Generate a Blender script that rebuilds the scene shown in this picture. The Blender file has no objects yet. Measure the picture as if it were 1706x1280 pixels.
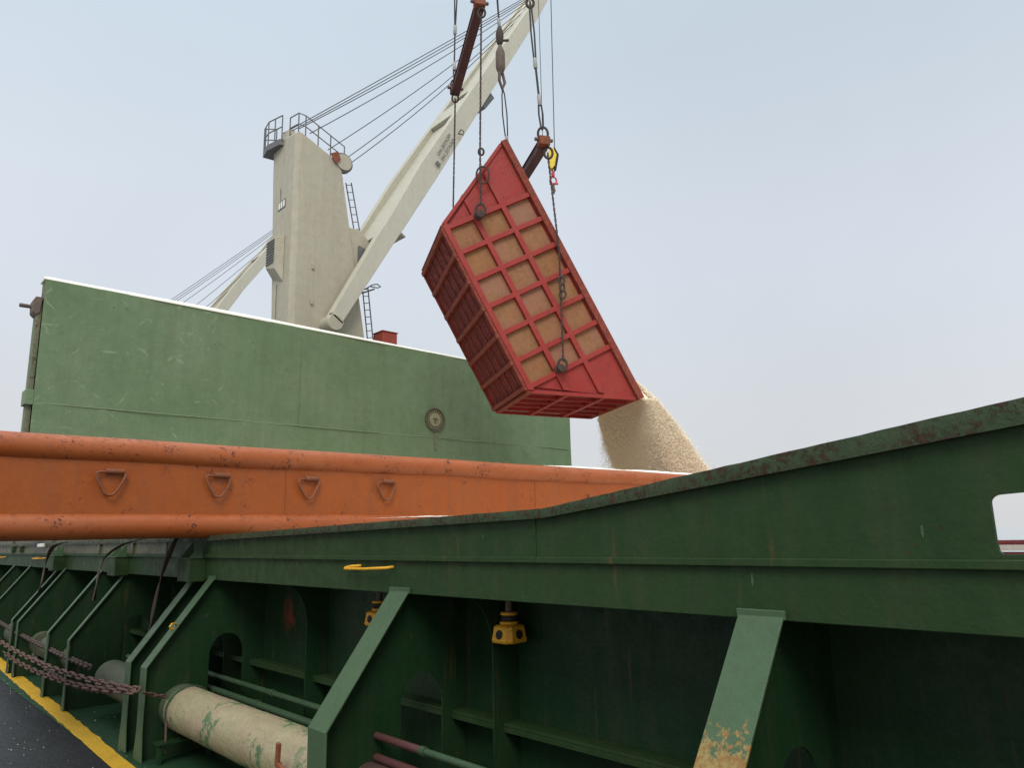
import bpy, bmesh, math, random
import numpy as np
from mathutils import Vector, Matrix
random.seed(7); rng = np.random.default_rng(7)
sc = bpy.context.scene

# ---------------------------------------------------------------- camera
cam = bpy.data.cameras.new('camera'); co = bpy.data.objects.new('camera', cam); sc.collection.objects.link(co)
sc.camera = co
cam.sensor_width = 36; cam.lens = 1240/1706*36; cam.clip_end = 5000; cam.clip_start = 0.05
VR = Vector((2250-853, -(862-640), -1240)); VL = Vector((-280-853, -(920-640), -1240))
ex = VR.normalized(); ey = (VL-ex*VL.dot(ex)).normalized(); ez = ex.cross(ey)
co.matrix_world = Matrix.Translation((0, 0, 1.6)) @ Matrix((ex, ey, ez)).to_4x4()
sc.render.resolution_x = 1024; sc.render.resolution_y = 769

# ---------------------------------------------------------------- overcast sky
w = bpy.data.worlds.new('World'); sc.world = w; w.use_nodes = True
nt = w.node_tree; nt.nodes.clear(); N = nt.nodes.new; L = nt.links.new
out = N('ShaderNodeOutputWorld'); bg = N('ShaderNodeBackground'); bg2 = N('ShaderNodeBackground'); add = N('ShaderNodeAddShader')
sky = N('ShaderNodeTexSky'); sky.sky_type = 'NISHITA'; sky.sun_disc = False
SUN_EL, SUN_AZ = math.radians(44), math.radians(-138)      # azimuth of the place where the light comes from, from +Y towards +X
sky.sun_elevation = SUN_EL; sky.sun_rotation = SUN_AZ; sky.dust_density = 4; sky.air_density = 1
L(sky.outputs[0], bg.inputs[0]); bg.inputs[1].default_value = 0.012
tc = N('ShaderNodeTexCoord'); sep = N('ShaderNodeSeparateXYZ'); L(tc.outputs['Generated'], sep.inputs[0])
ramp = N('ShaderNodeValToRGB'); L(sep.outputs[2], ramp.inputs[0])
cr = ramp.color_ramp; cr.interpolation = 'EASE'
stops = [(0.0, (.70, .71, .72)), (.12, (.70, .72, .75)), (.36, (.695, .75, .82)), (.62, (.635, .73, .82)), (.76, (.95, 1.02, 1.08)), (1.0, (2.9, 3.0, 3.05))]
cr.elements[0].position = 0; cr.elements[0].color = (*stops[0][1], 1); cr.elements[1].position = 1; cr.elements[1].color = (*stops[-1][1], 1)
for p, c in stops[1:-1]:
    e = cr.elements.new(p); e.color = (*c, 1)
noi = N('ShaderNodeTexNoise'); noi.inputs['Scale'].default_value = 1.6; noi.inputs['Detail'].default_value = 4
L(tc.outputs['Generated'], noi.inputs['Vector'])
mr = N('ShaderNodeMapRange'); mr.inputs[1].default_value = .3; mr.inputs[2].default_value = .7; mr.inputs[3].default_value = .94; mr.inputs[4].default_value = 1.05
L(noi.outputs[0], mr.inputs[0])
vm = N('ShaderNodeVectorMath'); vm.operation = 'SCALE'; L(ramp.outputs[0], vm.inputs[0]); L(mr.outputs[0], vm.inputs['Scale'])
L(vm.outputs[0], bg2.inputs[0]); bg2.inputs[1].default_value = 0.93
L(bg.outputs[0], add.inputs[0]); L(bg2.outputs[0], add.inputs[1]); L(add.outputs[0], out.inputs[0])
sun = bpy.data.lights.new('sun', 'SUN'); sun.energy = 1.9; sun.angle = math.radians(26); sun.color = (1, .96, .9)
so = bpy.data.objects.new('sun', sun); sc.collection.objects.link(so)
sd = Vector((math.sin(SUN_AZ)*math.cos(SUN_EL), math.cos(SUN_AZ)*math.cos(SUN_EL), math.sin(SUN_EL)))
so.rotation_euler = sd.to_track_quat('Z', 'Y').to_euler(); so.location = (0, 0, 40)
sc.cycles.max_bounces = 12; sc.cycles.diffuse_bounces = 8
sc.view_settings.view_transform = 'Standard'; sc.view_settings.look = 'None'; sc.view_settings.exposure = 0; sc.view_settings.gamma = 1

# ---------------------------------------------------------------- materials
def ramp2(nt, src, a, b, ca=0., cb=1.):
    m = nt.nodes.new('ShaderNodeMapRange'); m.inputs[1].default_value = a; m.inputs[2].default_value = b
    m.inputs[3].default_value = ca; m.inputs[4].default_value = cb; nt.links.new(src, m.inputs[0]); return m.outputs[0]
def mixc(nt, f, a, b, mode='MIX'):
    m = nt.nodes.new('ShaderNodeMix'); m.data_type = 'RGBA'; m.blend_type = mode
    for s, v in ((m.inputs[0], f), (m.inputs[6], a), (m.inputs[7], b)):
        if isinstance(v, (int, float)): s.default_value = v
        elif isinstance(v, tuple): s.default_value = (*v, 1)
        else: nt.links.new(v, s)
    return m.outputs[2]
def math2(nt, op, a, b):
    m = nt.nodes.new('ShaderNodeMath'); m.operation = op
    for s, v in ((m.inputs[0], a), (m.inputs[1], b)):
        if isinstance(v, (int, float)): s.default_value = v
        else: nt.links.new(v, s)
    return m.outputs[0]
def paint(name, base, worn=None, rust=.25, rustcol=(.09, .035, .02), scale=1., rough=.5, bump=.25, streak=.35, worn_amt=.5,
          local=False, spec=.35, stretch=(1, 1, .08), dents=.5, drips=.0, dripcol=(.10, .055, .02), chip=None, chip_t=.60, rand=None):
    m = bpy.data.materials.new(name); m.use_nodes = True; nt = m.node_tree; b = nt.nodes['Principled BSDF']
    if worn is None: worn = tuple(min(1, c*1.5+.01) for c in base)
    if local: v = nt.nodes.new('ShaderNodeTexCoord').outputs['Object']
    else: v = nt.nodes.new('ShaderNodeNewGeometry').outputs['Position']
    def noise(s, d=5, r=.6, vec=v):
        n = nt.nodes.new('ShaderNodeTexNoise'); n.inputs['Scale'].default_value = s*scale; n.inputs['Detail'].default_value = d
        n.inputs['Roughness'].default_value = r; nt.links.new(vec, n.inputs['Vector']); return n.outputs[0]
    mp = nt.nodes.new('ShaderNodeMapping'); mp.inputs['Scale'].default_value = stretch; nt.links.new(v, mp.inputs[0])
    big = noise(1.1, 6, .62); mid = noise(6.5, 6, .7); fine = noise(42, 3, .7); st = noise(7, 6, .65, mp.outputs[0])
    c = mixc(nt, ramp2(nt, big, .36, .68, 0, worn_amt), base, worn)
    c = mixc(nt, ramp2(nt, mid, .44, .70, 0, worn_amt*.55), c, tuple(x*.62 for x in base))
    c = mixc(nt, ramp2(nt, st, .46, .72, 0, streak), c, tuple(.55*x+.03*y for x, y in zip(base, (1.4, 1, .7))))
    c = mixc(nt, ramp2(nt, fine, .3, .7, 0, .22), c, tuple(x*.5 for x in base))
    if rand:
        oi = nt.nodes.new('ShaderNodeObjectInfo'); c = mixc(nt, ramp2(nt, oi.outputs['Random'], 0, 1, 0, .9), c, mixc(nt, ramp2(nt, big, .4, .6), rand, c))
    if drips > 0:
        mp3 = nt.nodes.new('ShaderNodeMapping'); mp3.inputs['Scale'].default_value = (1, 1, .05); nt.links.new(v, mp3.inputs[0])
        dr = noise(15, 3, .55, mp3.outputs[0]); dm = math2(nt, 'MULTIPLY', ramp2(nt, dr, .60, .72), ramp2(nt, noise(1.7, 3), .48, .62))
        c = mixc(nt, math2(nt, 'MULTIPLY', dm, drips), c, dripcol)
    if chip:
        cm = math2(nt, 'MULTIPLY', ramp2(nt, noise(11 if chip_t > .58 else 3.2, 8, .72), chip_t, chip_t+.03), ramp2(nt, noise(1.3, 2), .5, .6))
        c = mixc(nt, cm, c, chip)
    rm = math2(nt, 'MULTIPLY', ramp2(nt, noise(17, 8, .78), .63-.2*rust, .67-.2*rust), ramp2(nt, noise(2.3, 4, .6), .62-.36*rust, .74-.36*rust))
    c = mixc(nt, rm, c, mixc(nt, ramp2(nt, fine, .35, .65), rustcol, tuple(x*.4 for x in rustcol)))
    nt.links.new(c, b.inputs['Base Color'])
    rr = ramp2(nt, mid, .3, .7, rough-.12, rough+.15); nt.links.new(math2(nt, 'ADD', rr, math2(nt, 'MULTIPLY', rm, .3)), b.inputs['Roughness'])
    b.inputs['Specular IOR Level'].default_value = spec
    h = math2(nt, 'ADD', math2(nt, 'MULTIPLY', big, dents*3.), math2(nt, 'MULTIPLY', mid, .35)); h = math2(nt, 'ADD', h, math2(nt, 'MULTIPLY', fine, .1))
    h = math2(nt, 'ADD', h, math2(nt, 'MULTIPLY', rm, .22))
    bm = nt.nodes.new('ShaderNodeBump'); bm.inputs['Strength'].default_value = bump; bm.inputs['Distance'].default_value = .03
    nt.links.new(h, bm.inputs['Height']); nt.links.new(bm.outputs[0], b.inputs['Normal'])
    return m
M = {}
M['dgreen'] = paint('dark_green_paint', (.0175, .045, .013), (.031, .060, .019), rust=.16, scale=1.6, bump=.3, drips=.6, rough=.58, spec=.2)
M['dgreen_shade'] = paint('shaded_recess_green', (.0078, .031, .010), (.016, .044, .016), rust=.2, rustcol=(.12, .04, .03), scale=1.8, bump=.3, drips=.6, spec=.22)  # shade of the recess is put into this darker copy of the green
M['stay'] = paint('stay_green_paint', (.045, .092, .042), (.075, .122, .062), rust=.06, scale=2.5, bump=.25, streak=.25)
M['stayrust'] = paint('stay_bare_patch', (.23, .17, .055), (.30, .24, .09), rust=.5, rustcol=(.2, .07, .015), scale=3, bump=.4, chip=(.055, .11, .06))
M['rim'] = paint('rusty_green_rim', (.024, .054, .018), (.055, .055, .026), rust=.62, rustcol=(.060, .026, .016), scale=2.4, bump=.6, dents=.2)
M['orange'] = paint('orange_paint', (.33, .075, .009), (.34, .096, .020), rust=.28, rustcol=(.12, .03, .02), scale=1.3, bump=.25, streak=.6, rough=.40, dents=.5, drips=.45, dripcol=(.20, .04, .012))
M['orange_tube'] = paint('orange_tube_paint', (.34, .082, .018), (.38, .125, .045), rust=.42, rustcol=(.10, .028, .02), scale=1.5, bump=.22, rough=.42, stretch=(.1, 1, 1), dents=.3)
M['ring'] = paint('brown_ring_steel', (.20, .065, .028), (.27, .10, .05), rust=.4, scale=6, rough=.6)
M['lgreen'] = paint('light_green_paint', (.125, .198, .098), (.175, .235, .135), rust=.14, rustcol=(.10, .07, .04), scale=.75, bump=.35, streak=.5, rough=.6, worn_amt=.65, dents=.45, drips=.35, dripcol=(.10, .14, .08))
M['lgreen_side'] = paint('shabby_green_side', (.14, .17, .11), (.22, .17, .10), rust=.5, scale=1.5, rough=.7)
M['scuff'] = paint('pale_weld_bead', (.20, .27, .15), (.24, .31, .18), rust=0, scale=4, rough=.8)
M['white'] = paint('white_paint_lit_rim', (.80, .79, .70), (.86, .85, .78), rust=.15, rustcol=(.3, .2, .1), scale=3, rough=.8, streak=.1, worn_amt=.3)  # white paint; on the cover rim it stands for light and rice dust
M['badge'] = paint('badge_dark_bronze', (.085, .08, .05), (.13, .12, .07), rust=.3, scale=9, rough=.6)
M['badge_l'] = paint('badge_worn_cream', (.24, .24, .14), (.30, .28, .17), rust=.3, scale=12, rough=.7)
M['cream'] = paint('cream_crane_paint', (.42, .385, .29), (.46, .43, .335), rust=.06, rustcol=(.2, .13, .07), scale=.8, bump=.12, streak=.28, rough=.55, worn_amt=.55, dents=.3, stretch=(1, 1, .03), drips=.25, dripcol=(.27, .23, .16))
M['cream_jib'] = paint('cream_jib_paint', (.49, .47, .375), (.53, .51, .42), rust=.05, rustcol=(.22, .15, .08), scale=.9, bump=.1, streak=.2, rough=.5, worn_amt=.4, dents=.2)
M['steel'] = paint('grey_steel', (.12, .12, .12), (.2, .2, .2), rust=.2, scale=5, rough=.5)
M['rope'] = paint('black_wire_rope', (.028, .030, .036), (.05, .05, .055), rust=0, scale=12, rough=.6, bump=.1)
M['chain'] = paint('rusty_chain_iron', (.050, .038, .033), (.10, .065, .05), rust=.5, rustcol=(.12, .05, .03), scale=9, rough=.7)
M['chain_br'] = paint('brown_chain_iron', (.11, .062, .05), (.18, .11, .09), rust=.5, rustcol=(.10, .04, .03), scale=9, rough=.7)
M['beam'] = paint('brown_spreader_paint', (.085, .032, .030), (.13, .055, .05), rust=.4, rustcol=(.06, .03, .025), scale=3, local=False, rough=.6)
M['beam_end'] = paint('orange_beam_end', (.26, .075, .035), (.20, .07, .04), rust=.6, scale=5, rough=.7)
M['ferrule'] = paint('grey_ferrule', (.34, .33, .31), (.42, .40, .38), rust=.2, scale=9, rough=.45)
M['swivel'] = paint('worn_swivel_iron', (.12, .09, .07), (.2, .15, .12), rust=.3, scale=10, rough=.7)
M['skip'] = paint('red_skip_paint', (.31, .024, .019), (.33, .05, .036), rust=.46, rustcol=(.17, .05, .03), scale=2.4, local=True, bump=.3, rough=.5, stretch=(.12, 1, 1), streak=.25)
M['skip_cell'] = paint('worn_orange_plate', (.31, .112, .026), (.27, .155, .068), rust=.34, rustcol=(.15, .05, .03), scale=1.7, local=True, bump=.35, rough=.6, worn_amt=1., stretch=(.15, 1, 1), streak=.6, chip=(.36, .06, .045), dents=.8, rand=(.27, .135, .095))
M['skip_bot'] = paint('shaded_grimy_bottom_red', (.24, .022, .026), (.20, .035, .03), rust=.7, rustcol=(.07, .03, .022), scale=2.6, local=True, bump=.5, rough=.7)  # underside shade put into the darker red, along with rust and grime
M['skip_rust'] = paint('rusty_edge_steel', (.27, .045, .030), (.20, .08, .045), rust=.55, rustcol=(.085, .042, .028), scale=3.5, local=True, bump=.5, rough=.8)
M['yellow'] = paint('yellow_paint', (.74, .38, .015), (.62, .26, .02), rust=.35, rustcol=(.2, .05, .01), scale=7, rough=.5, bump=.2)
M['blockyellow'] = paint('block_yellow', (.78, .58, .02), (.75, .5, .03), rust=.1, scale=6, rough=.4, bump=.1)
M['pink'] = paint('pink_red_shackle', (.55, .06, .10), (.6, .12, .14), rust=.3, scale=9, rough=.5)
M['redbox'] = paint('red_box_paint', (.30, .045, .028), (.36, .07, .04), rust=.1, scale=3, rough=.5)
M['pipe'] = paint('flaking_cream_pipe', (.33, .31, .18), (.36, .25, .18), rust=.10, rustcol=(.10, .14, .07), scale=2.2, bump=.95, rough=.5, worn_amt=.8, chip=(.085, .15, .07), chip_t=.495, dents=.3, stretch=(1, .15, 1), streak=.6)
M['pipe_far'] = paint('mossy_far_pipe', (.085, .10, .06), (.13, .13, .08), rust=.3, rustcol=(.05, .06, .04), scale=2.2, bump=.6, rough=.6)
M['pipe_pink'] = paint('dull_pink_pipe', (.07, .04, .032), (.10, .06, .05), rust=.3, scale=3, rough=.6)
M['pipe_gr'] = paint('green_pipe_end', (.05, .09, .05), (.09, .11, .06), rust=.6, rustcol=(.1, .04, .03), scale=5, rough=.7)
M['rod'] = paint('green_rod', (.030, .068, .032), (.06, .10, .05), rust=.2, scale=5, rough=.5)
M['strap'] = paint('brown_strap', (.11, .07, .055), (.16, .11, .09), rust=.2, scale=8, rough=.8)
M['darkred'] = paint('dark_red_paint', (.10, .012, .018), (.14, .02, .02), rust=.3, scale=2, rough=.6)
M['dkrubber'] = paint('black_rubber', (.018, .016, .016), (.03, .025, .025), rust=.1, scale=9, rough=.7)
M['deckblack'] = paint('wet_black_deck', (.016, .017, .020), (.030, .031, .036), rust=.2, rustcol=(.06, .06, .065), scale=3.2, bump=.5, rough=.38, dents=.1, streak=0)
M['deckgreen'] = paint('green_deck_paint', (.012, .046, .018), (.022, .06, .026), rust=.15, scale=3, bump=.3, rough=.5, streak=0)
M['line'] = paint('yellow_line_paint', (.60, .36, .02), (.45, .24, .02), rust=.35, rustcol=(.05, .04, .02), scale=4, rough=.6, streak=0)
M['brownish'] = paint('faded_brown_green_paint', (.085, .085, .045), (.12, .11, .06), rust=.3, scale=2)
M['hull'] = paint('hull_paint', (.04, .03, .03), rust=.3)
M['ink'] = paint('black_lettering', (.035, .035, .03), rust=0)
def add_scuffs(m, col):
    nt = m.node_tree; b = nt.nodes['Principled BSDF']; l0 = b.inputs['Base Color'].links[0]; src = l0.from_socket
    g = nt.nodes.new('ShaderNodeNewGeometry').outputs['Position']; sx = nt.nodes.new('ShaderNodeSeparateXYZ'); nt.links.new(g, sx.inputs[0])
    tot = None
    for k, (rot, sc_) in enumerate(((.9, (1.6, 1, 5.5)), (-.7, (1.7, 1, 6)), (.1, (1.5, 1, 6.5)))):
        mp = nt.nodes.new('ShaderNodeMapping'); mp.inputs['Rotation'].default_value = (0, rot, 0); mp.inputs['Location'].default_value = (k*3.3, 0, k*1.7)
        nt.links.new(g, mp.inputs[0]); mp2 = nt.nodes.new('ShaderNodeMapping'); mp2.inputs['Scale'].default_value = sc_; nt.links.new(mp.outputs[0], mp2.inputs[0])
        n = nt.nodes.new('ShaderNodeTexNoise'); n.inputs['Scale'].default_value = 1.9; n.inputs['Detail'].default_value = 2.5; nt.links.new(mp2.outputs[0], n.inputs[0])
        r = ramp2(nt, n.outputs[0], 0.672, .74); tot = r if tot is None else math2(nt, 'MAXIMUM', tot, r)
    msk = math2(nt, 'ADD', ramp2(nt, sx.outputs[0], 4.2, 5.6, .85, .15), 0.)
    c = mixc(nt, math2(nt, 'MULTIPLY', tot, msk), src, col); nt.links.new(c, b.inputs['Base Color'])
add_scuffs(M['lgreen'], (.20, .27, .155))
def worn_below(src, name, col, z0, z1):
    m = src.copy(); m.name = name; nt = m.node_tree; b = nt.nodes['Principled BSDF']; cs = b.inputs['Base Color'].links[0].from_socket
    g = nt.nodes.new('ShaderNodeNewGeometry').outputs['Position']; sx = nt.nodes.new('ShaderNodeSeparateXYZ'); nt.links.new(g, sx.inputs[0])
    n = nt.nodes.new('ShaderNodeTexNoise'); n.inputs['Scale'].default_value = 26; n.inputs['Detail'].default_value = 9; n.inputs['Roughness'].default_value = .75; nt.links.new(g, n.inputs[0])
    n2 = nt.nodes.new('ShaderNodeTexNoise'); n2.inputs['Scale'].default_value = 60; n2.inputs['Detail'].default_value = 4; nt.links.new(g, n2.inputs[0])
    hgt = ramp2(nt, sx.outputs[2], z0, z1, .30, -.14); msk = ramp2(nt, math2(nt, 'ADD', n.outputs[0], hgt), .49, .54)
    top = ramp2(nt, sx.outputs[2], z1-.035, z1, 1, 0); msk = math2(nt, 'MULTIPLY', msk, top)
    cc = mixc(nt, ramp2(nt, n2.outputs[0], .4, .62), col, (.20, .10, .025)); nt.links.new(mixc(nt, msk, cs, cc), b.inputs['Base Color']); return m
M['stay_worn'] = worn_below(M['stay'], 'worn_stay_paint', (.24, .18, .06), .80, 1.045)
def smear(src, name, col, c, r):
    m = src.copy(); m.name = name; nt = m.node_tree; b = nt.nodes['Principled BSDF']; cs = b.inputs['Base Color'].links[0].from_socket
    g = nt.nodes.new('ShaderNodeNewGeometry').outputs['Position']; mp = nt.nodes.new('ShaderNodeMapping'); mp.inputs['Location'].default_value = tuple(-a/q for a, q in zip(c, r)); mp.inputs['Scale'].default_value = tuple(1/q for q in r); nt.links.new(g, mp.inputs[0])
    ln = nt.nodes.new('ShaderNodeVectorMath'); ln.operation = 'LENGTH'; nt.links.new(mp.outputs[0], ln.inputs[0])
    n = nt.nodes.new('ShaderNodeTexNoise'); n.inputs['Scale'].default_value = 14; n.inputs['Detail'].default_value = 6; nt.links.new(g, n.inputs[0])
    d_ = math2(nt, 'ADD', ln.outputs['Value'], ramp2(nt, n.outputs[0], .3, .7, -.6, .6)); nt.links.new(mixc(nt, ramp2(nt, d_, .3, 1.25, .7, 0), cs, col), b.inputs['Base Color']); return m
M['wall_smear'] = smear(M['dgreen_shade'], 'shaded_recess_red_primer_smear', (.20, .035, .025), (2.88, 5.95, 1.0), (.5, .12, .12))
def rice_mat(name, col, bs=.6, sss=0):
    m = bpy.data.materials.new(name); m.use_nodes = True; nt = m.node_tree; b = nt.nodes['Principled BSDF']
    g = nt.nodes.new('ShaderNodeNewGeometry').outputs['Position']
    n = nt.nodes.new('ShaderNodeTexNoise'); n.inputs['Scale'].default_value = 95; n.inputs['Detail'].default_value = 3; nt.links.new(g, n.inputs[0])
    n2 = nt.nodes.new('ShaderNodeTexNoise'); n2.inputs['Scale'].default_value = 5; n2.inputs['Detail'].default_value = 5; nt.links.new(g, n2.inputs[0])
    c = mixc(nt, ramp2(nt, n.outputs[0], .35, .65), tuple(x*.93 for x in col), col)
    c = mixc(nt, ramp2(nt, n2.outputs[0], .4, .7, 0, .3), c, tuple(x*.94 for x in col))
    nt.links.new(c, b.inputs['Base Color']); b.inputs['Roughness'].default_value = .85; b.inputs['Specular IOR Level'].default_value = .2
    if sss: b.inputs['Subsurface Weight'].default_value = 1; b.inputs['Subsurface Radius'].default_value = (1, .85, .65); b.inputs['Subsurface Scale'].default_value = sss
    bm = nt.nodes.new('ShaderNodeBump'); bm.inputs['Strength'].default_value = bs; bm.inputs['Distance'].default_value = .02
    nt.links.new(n.outputs[0], bm.inputs['Height']); nt.links.new(bm.outputs[0], b.inputs['Normal']); return m
M['rice'] = rice_mat('falling_rice_grain', (1.0, .89, .70), .3); M['rice_heap'] = rice_mat('heaped_rice_grain', (.95, .80, .62)); M['ricew'] = rice_mat('pale_rice_dust', (.88, .83, .74), .3)
m = bpy.data.materials.new('hazy_grey_sea_water'); m.use_nodes = True; b = m.node_tree.nodes['Principled BSDF']
b.inputs['Base Color'].default_value = (.36, .38, .39, 1); b.inputs['Roughness'].default_value = .35  # distant haze is put into this pale water colour
n = m.node_tree.nodes.new('ShaderNodeTexNoise'); n.inputs['Scale'].default_value = .35; n.inputs['Detail'].default_value = 8
g = m.node_tree.nodes.new('ShaderNodeNewGeometry'); m.node_tree.links.new(g.outputs['Position'], n.inputs[0])
bm_ = m.node_tree.nodes.new('ShaderNodeBump'); bm_.inputs['Strength'].default_value = .6; m.node_tree.links.new(n.outputs[0], bm_.inputs['Height']); m.node_tree.links.new(bm_.outputs[0], b.inputs['Normal'])
M['sea'] = m

# ---------------------------------------------------------------- mesh helpers
class MB:
    def __init__(s): s.v = []; s.f = []
    def addm(s, vs, fs):
        o = len(s.v); s.v += [tuple(x) for x in vs]; s.f += [tuple(i+o for i in f) for f in fs]; return s
    def box(s, x0, x1, y0, y1, z0, z1):
        return s.hexa([(x0, y0, z0), (x1, y0, z0), (x1, y1, z0), (x0, y1, z0), (x0, y0, z1), (x1, y0, z1), (x1, y1, z1), (x0, y1, z1)])
    def hexa(s, p): return s.addm(p, [(0, 3, 2, 1), (4, 5, 6, 7), (0, 1, 5, 4), (1, 2, 6, 5), (2, 3, 7, 6), (3, 0, 4, 7)])
    def prism(s, pa, pb):           # two matching 3-D loops
        n = len(pa); return s.addm(list(pa)+list(pb), [tuple(range(n))[::-1], tuple(range(n, 2*n))]+[(i, (i+1) % n, (i+1) % n+n, i+n) for i in range(n)])
    def prism_y(s, poly, y0, y1): return s.prism([(x, y0, z) for x, z in poly], [(x, y1, z) for x, z in poly])
    def prism_x(s, poly, x0, x1): return s.prism([(x0, y, z) for y, z in poly], [(x1, y, z) for y, z in poly])
    def bar(s, a, b, wd, ht, up=(0, 0, 1)):
        a = Vector(a); b = Vector(b); d = (b-a).normalized(); u = Vector(up); r = d.cross(u)
        if r.length < 1e-4: r = d.cross(Vector((1, 0, 0)))
        r.normalize(); u = r.cross(d); r *= wd/2; u *= ht/2
        return s.hexa([a-r-u, a+r-u, b+r-u, b-r-u, a-r+u, a+r+u, b+r+u, b-r+u])
    def tube(s, pts, r, n=8, closed=False):
        P = [Vector(p) for p in pts]; k = len(P); vs = []; fs = []; prev = None
        rr = r if isinstance(r, (list, tuple)) else [r]*k
        for i, p in enumerate(P):
            if closed: t = (P[(i+1) % k]-P[i-1]).normalized()
            else: t = (P[min(i+1, k-1)]-P[max(i-1, 0)]).normalized()
            if prev is None:
                a = t.cross(Vector((0, 0, 1)));
                if a.length < .1: a = t.cross(Vector((1, 0, 0)))
                a.normalize()
            else:
                a = prev-t*prev.dot(t); a.normalize()
            prev = a; b = t.cross(a)
            for j in range(n):
                q = 2*math.pi*j/n; vs.append(p+(a*math.cos(q)+b*math.sin(q))*rr[i])
        m = k if closed else k-1
        for i in range(m):
            for j in range(n):
                a0 = i*n+j; a1 = i*n+(j+1) % n; b0 = ((i+1) % k)*n+j; b1 = ((i+1) % k)*n+(j+1) % n
                fs.append((a0, a1, b1, b0))
        if not closed: fs += [tuple(range(n))[::-1], tuple(range((k-1)*n, k*n))]
        return s.addm(vs, fs)
    def lathe(s, prof, org, axis=(0, 0, 1), n=16):      # prof: (radius, height)
        ax = Vector(axis).normalized(); a = ax.cross(Vector((1, 0, 0)))
        if a.length < .1: a = ax.cross(Vector((0, 1, 0)))
        a.normalize(); b = ax.cross(a); o = Vector(org); vs = []; fs = []
        for r, h in prof:
            for j in range(n):
                q = 2*math.pi*j/n; vs.append(o+ax*h+(a*math.cos(q)+b*math.sin(q))*max(r, 1e-4))
        for i in range(len(prof)-1):
            for j in range(n): fs.append((i*n+j, i*n+(j+1) % n, (i+1)*n+(j+1) % n, (i+1)*n+j))
        fs += [tuple(range(n))[::-1], tuple(range((len(prof)-1)*n, len(prof)*n))]
        return s.addm(vs, fs)
    def build(s, name, mat, parent=None, bevel=0, smooth=True, angle=35):
        me = bpy.data.meshes.new(name); me.from_pydata(s.v, [], s.f)
        bm = bmesh.new(); bm.from_mesh(me); bmesh.ops.recalc_face_normals(bm, faces=bm.faces); bm.to_mesh(me); bm.free()
        me.materials.append(M[mat]); o = bpy.data.objects.new(name, me); sc.collection.objects.link(o)
        if smooth:
            me.polygons.foreach_set('use_smooth', [True]*len(me.polygons)); me.set_sharp_from_angle(angle=math.radians(angle))
        if bevel:
            b = o.modifiers.new('bevel', 'BEVEL'); b.width = bevel; b.segments = 2; b.limit_method = 'ANGLE'; b.angle_limit = math.radians(40); b.harden_normals = True
        if parent is not None:
            o.parent = parent
            if parent.type == 'EMPTY' and not parent.get('_local'): o.matrix_parent_inverse = Matrix.Translation(-parent.location)
        return o
def tag(o, label=None, cat=None, group=None, kind=None):
    for k, v in (('label', label), ('category', cat), ('group', group), ('kind', kind)):
        if v: o[k] = v
    return o
def thing(name, loc, label, cat, group=None):
    o = bpy.data.objects.new(name, None); sc.collection.objects.link(o); o.location = loc; o.empty_display_size = .2
    return tag(o, label, cat, group)
def wavy_strip(x0, x1, fn, n=60): pass

# ---------------------------------------------------------------- sea and deck
tag(MB().addm([(-3000, -3000, -9), (3000, -3000, -9), (3000, 3000, -9), (-3000, 3000, -9)], [(0, 1, 2, 3)]).build('sea', 'sea'), kind='structure')
d = MB()
for x0, x1, y0, y1 in ((-3, 2.88, -14, 60), (14.3, 19.5, -14, 60), (2.88, 14.3, 15.2, 60), (2.88, 14.3, -14, -3.2)):
    d.addm([(x0, y0, 0), (x1, y0, 0), (x1, y1, 0), (x0, y1, 0)], [(0, 1, 2, 3)])
tag(d.build('deck', 'deckblack', smooth=False), kind='structure')
tag(MB().box(-3.02, 19.52, -14.02, 60.02, -9.2, -.02).build('hull', 'hull', smooth=False), kind='structure')
tag(MB().addm([(1.70, -6, .004), (2.9, -6, .004), (2.9, 40, .004), (2.9, 40, .004), (1.95, 40, .004)], [(0, 1, 2, 4)]).build('coaming_walkway', 'deckgreen', smooth=False), kind='structure')
l = MB(); ys = np.linspace(-6, 36, 421)
ln = [1.55+.030*(y)+.004*random.gauss(0, 1) for y in ys]; lo = [a+.105+.004*(y)+.003*random.gauss(0, 1)+(.018 if random.random() < .06 else 0) for a, y in zip(ln, ys)]
l.addm([(a, y, .008) for a, y in zip(ln, ys)]+[(a, y, .008) for a, y in zip(lo, ys)], [(i, i+421, i+422, i+1) for i in range(420)])
tag(l.build('painted_line', 'line', smooth=False), kind='structure')
# scattered rice grains on the deck
g = MB()
for i in range(230):
    y = random.uniform(4, 12); x = random.gauss(1.7, .45)
    if x < 2.8:
        s_ = random.uniform(.003, .007); a = random.uniform(0, 3.1); c, s2 = math.cos(a)*s_, math.sin(a)*s_
        g.addm([(x-c, y-s2, .012), (x+s2*.5, y-c*.5, .012), (x+c, y+s2, .012), (x-s2*.5, y+c*.5, .012), (x, y, .012+s_*.6)], [(0, 1, 4), (1, 2, 4), (2, 3, 4), (3, 0, 4)])
tag(g.build('spilled_grain', 'ricew', smooth=False), 'loose white grains scattered over the deck by the yellow line', 'grain', kind='stuff')

# ---------------------------------------------------------------- near coaming of the hold
XF = 2.42
cm = thing('hatch_coaming', (XF, 2, 0), 'dark green steel hatch coaming with ramped rusty top and sloping stays beside the walkway', 'coaming')
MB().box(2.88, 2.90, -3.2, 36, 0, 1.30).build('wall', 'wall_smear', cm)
def topz(y): return 1.663 if y >= 6.5 else (1.72-.057*(y-2.44)/4.06 if y >= 2.44 else 1.72+.1174*(2.44-y))
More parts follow.
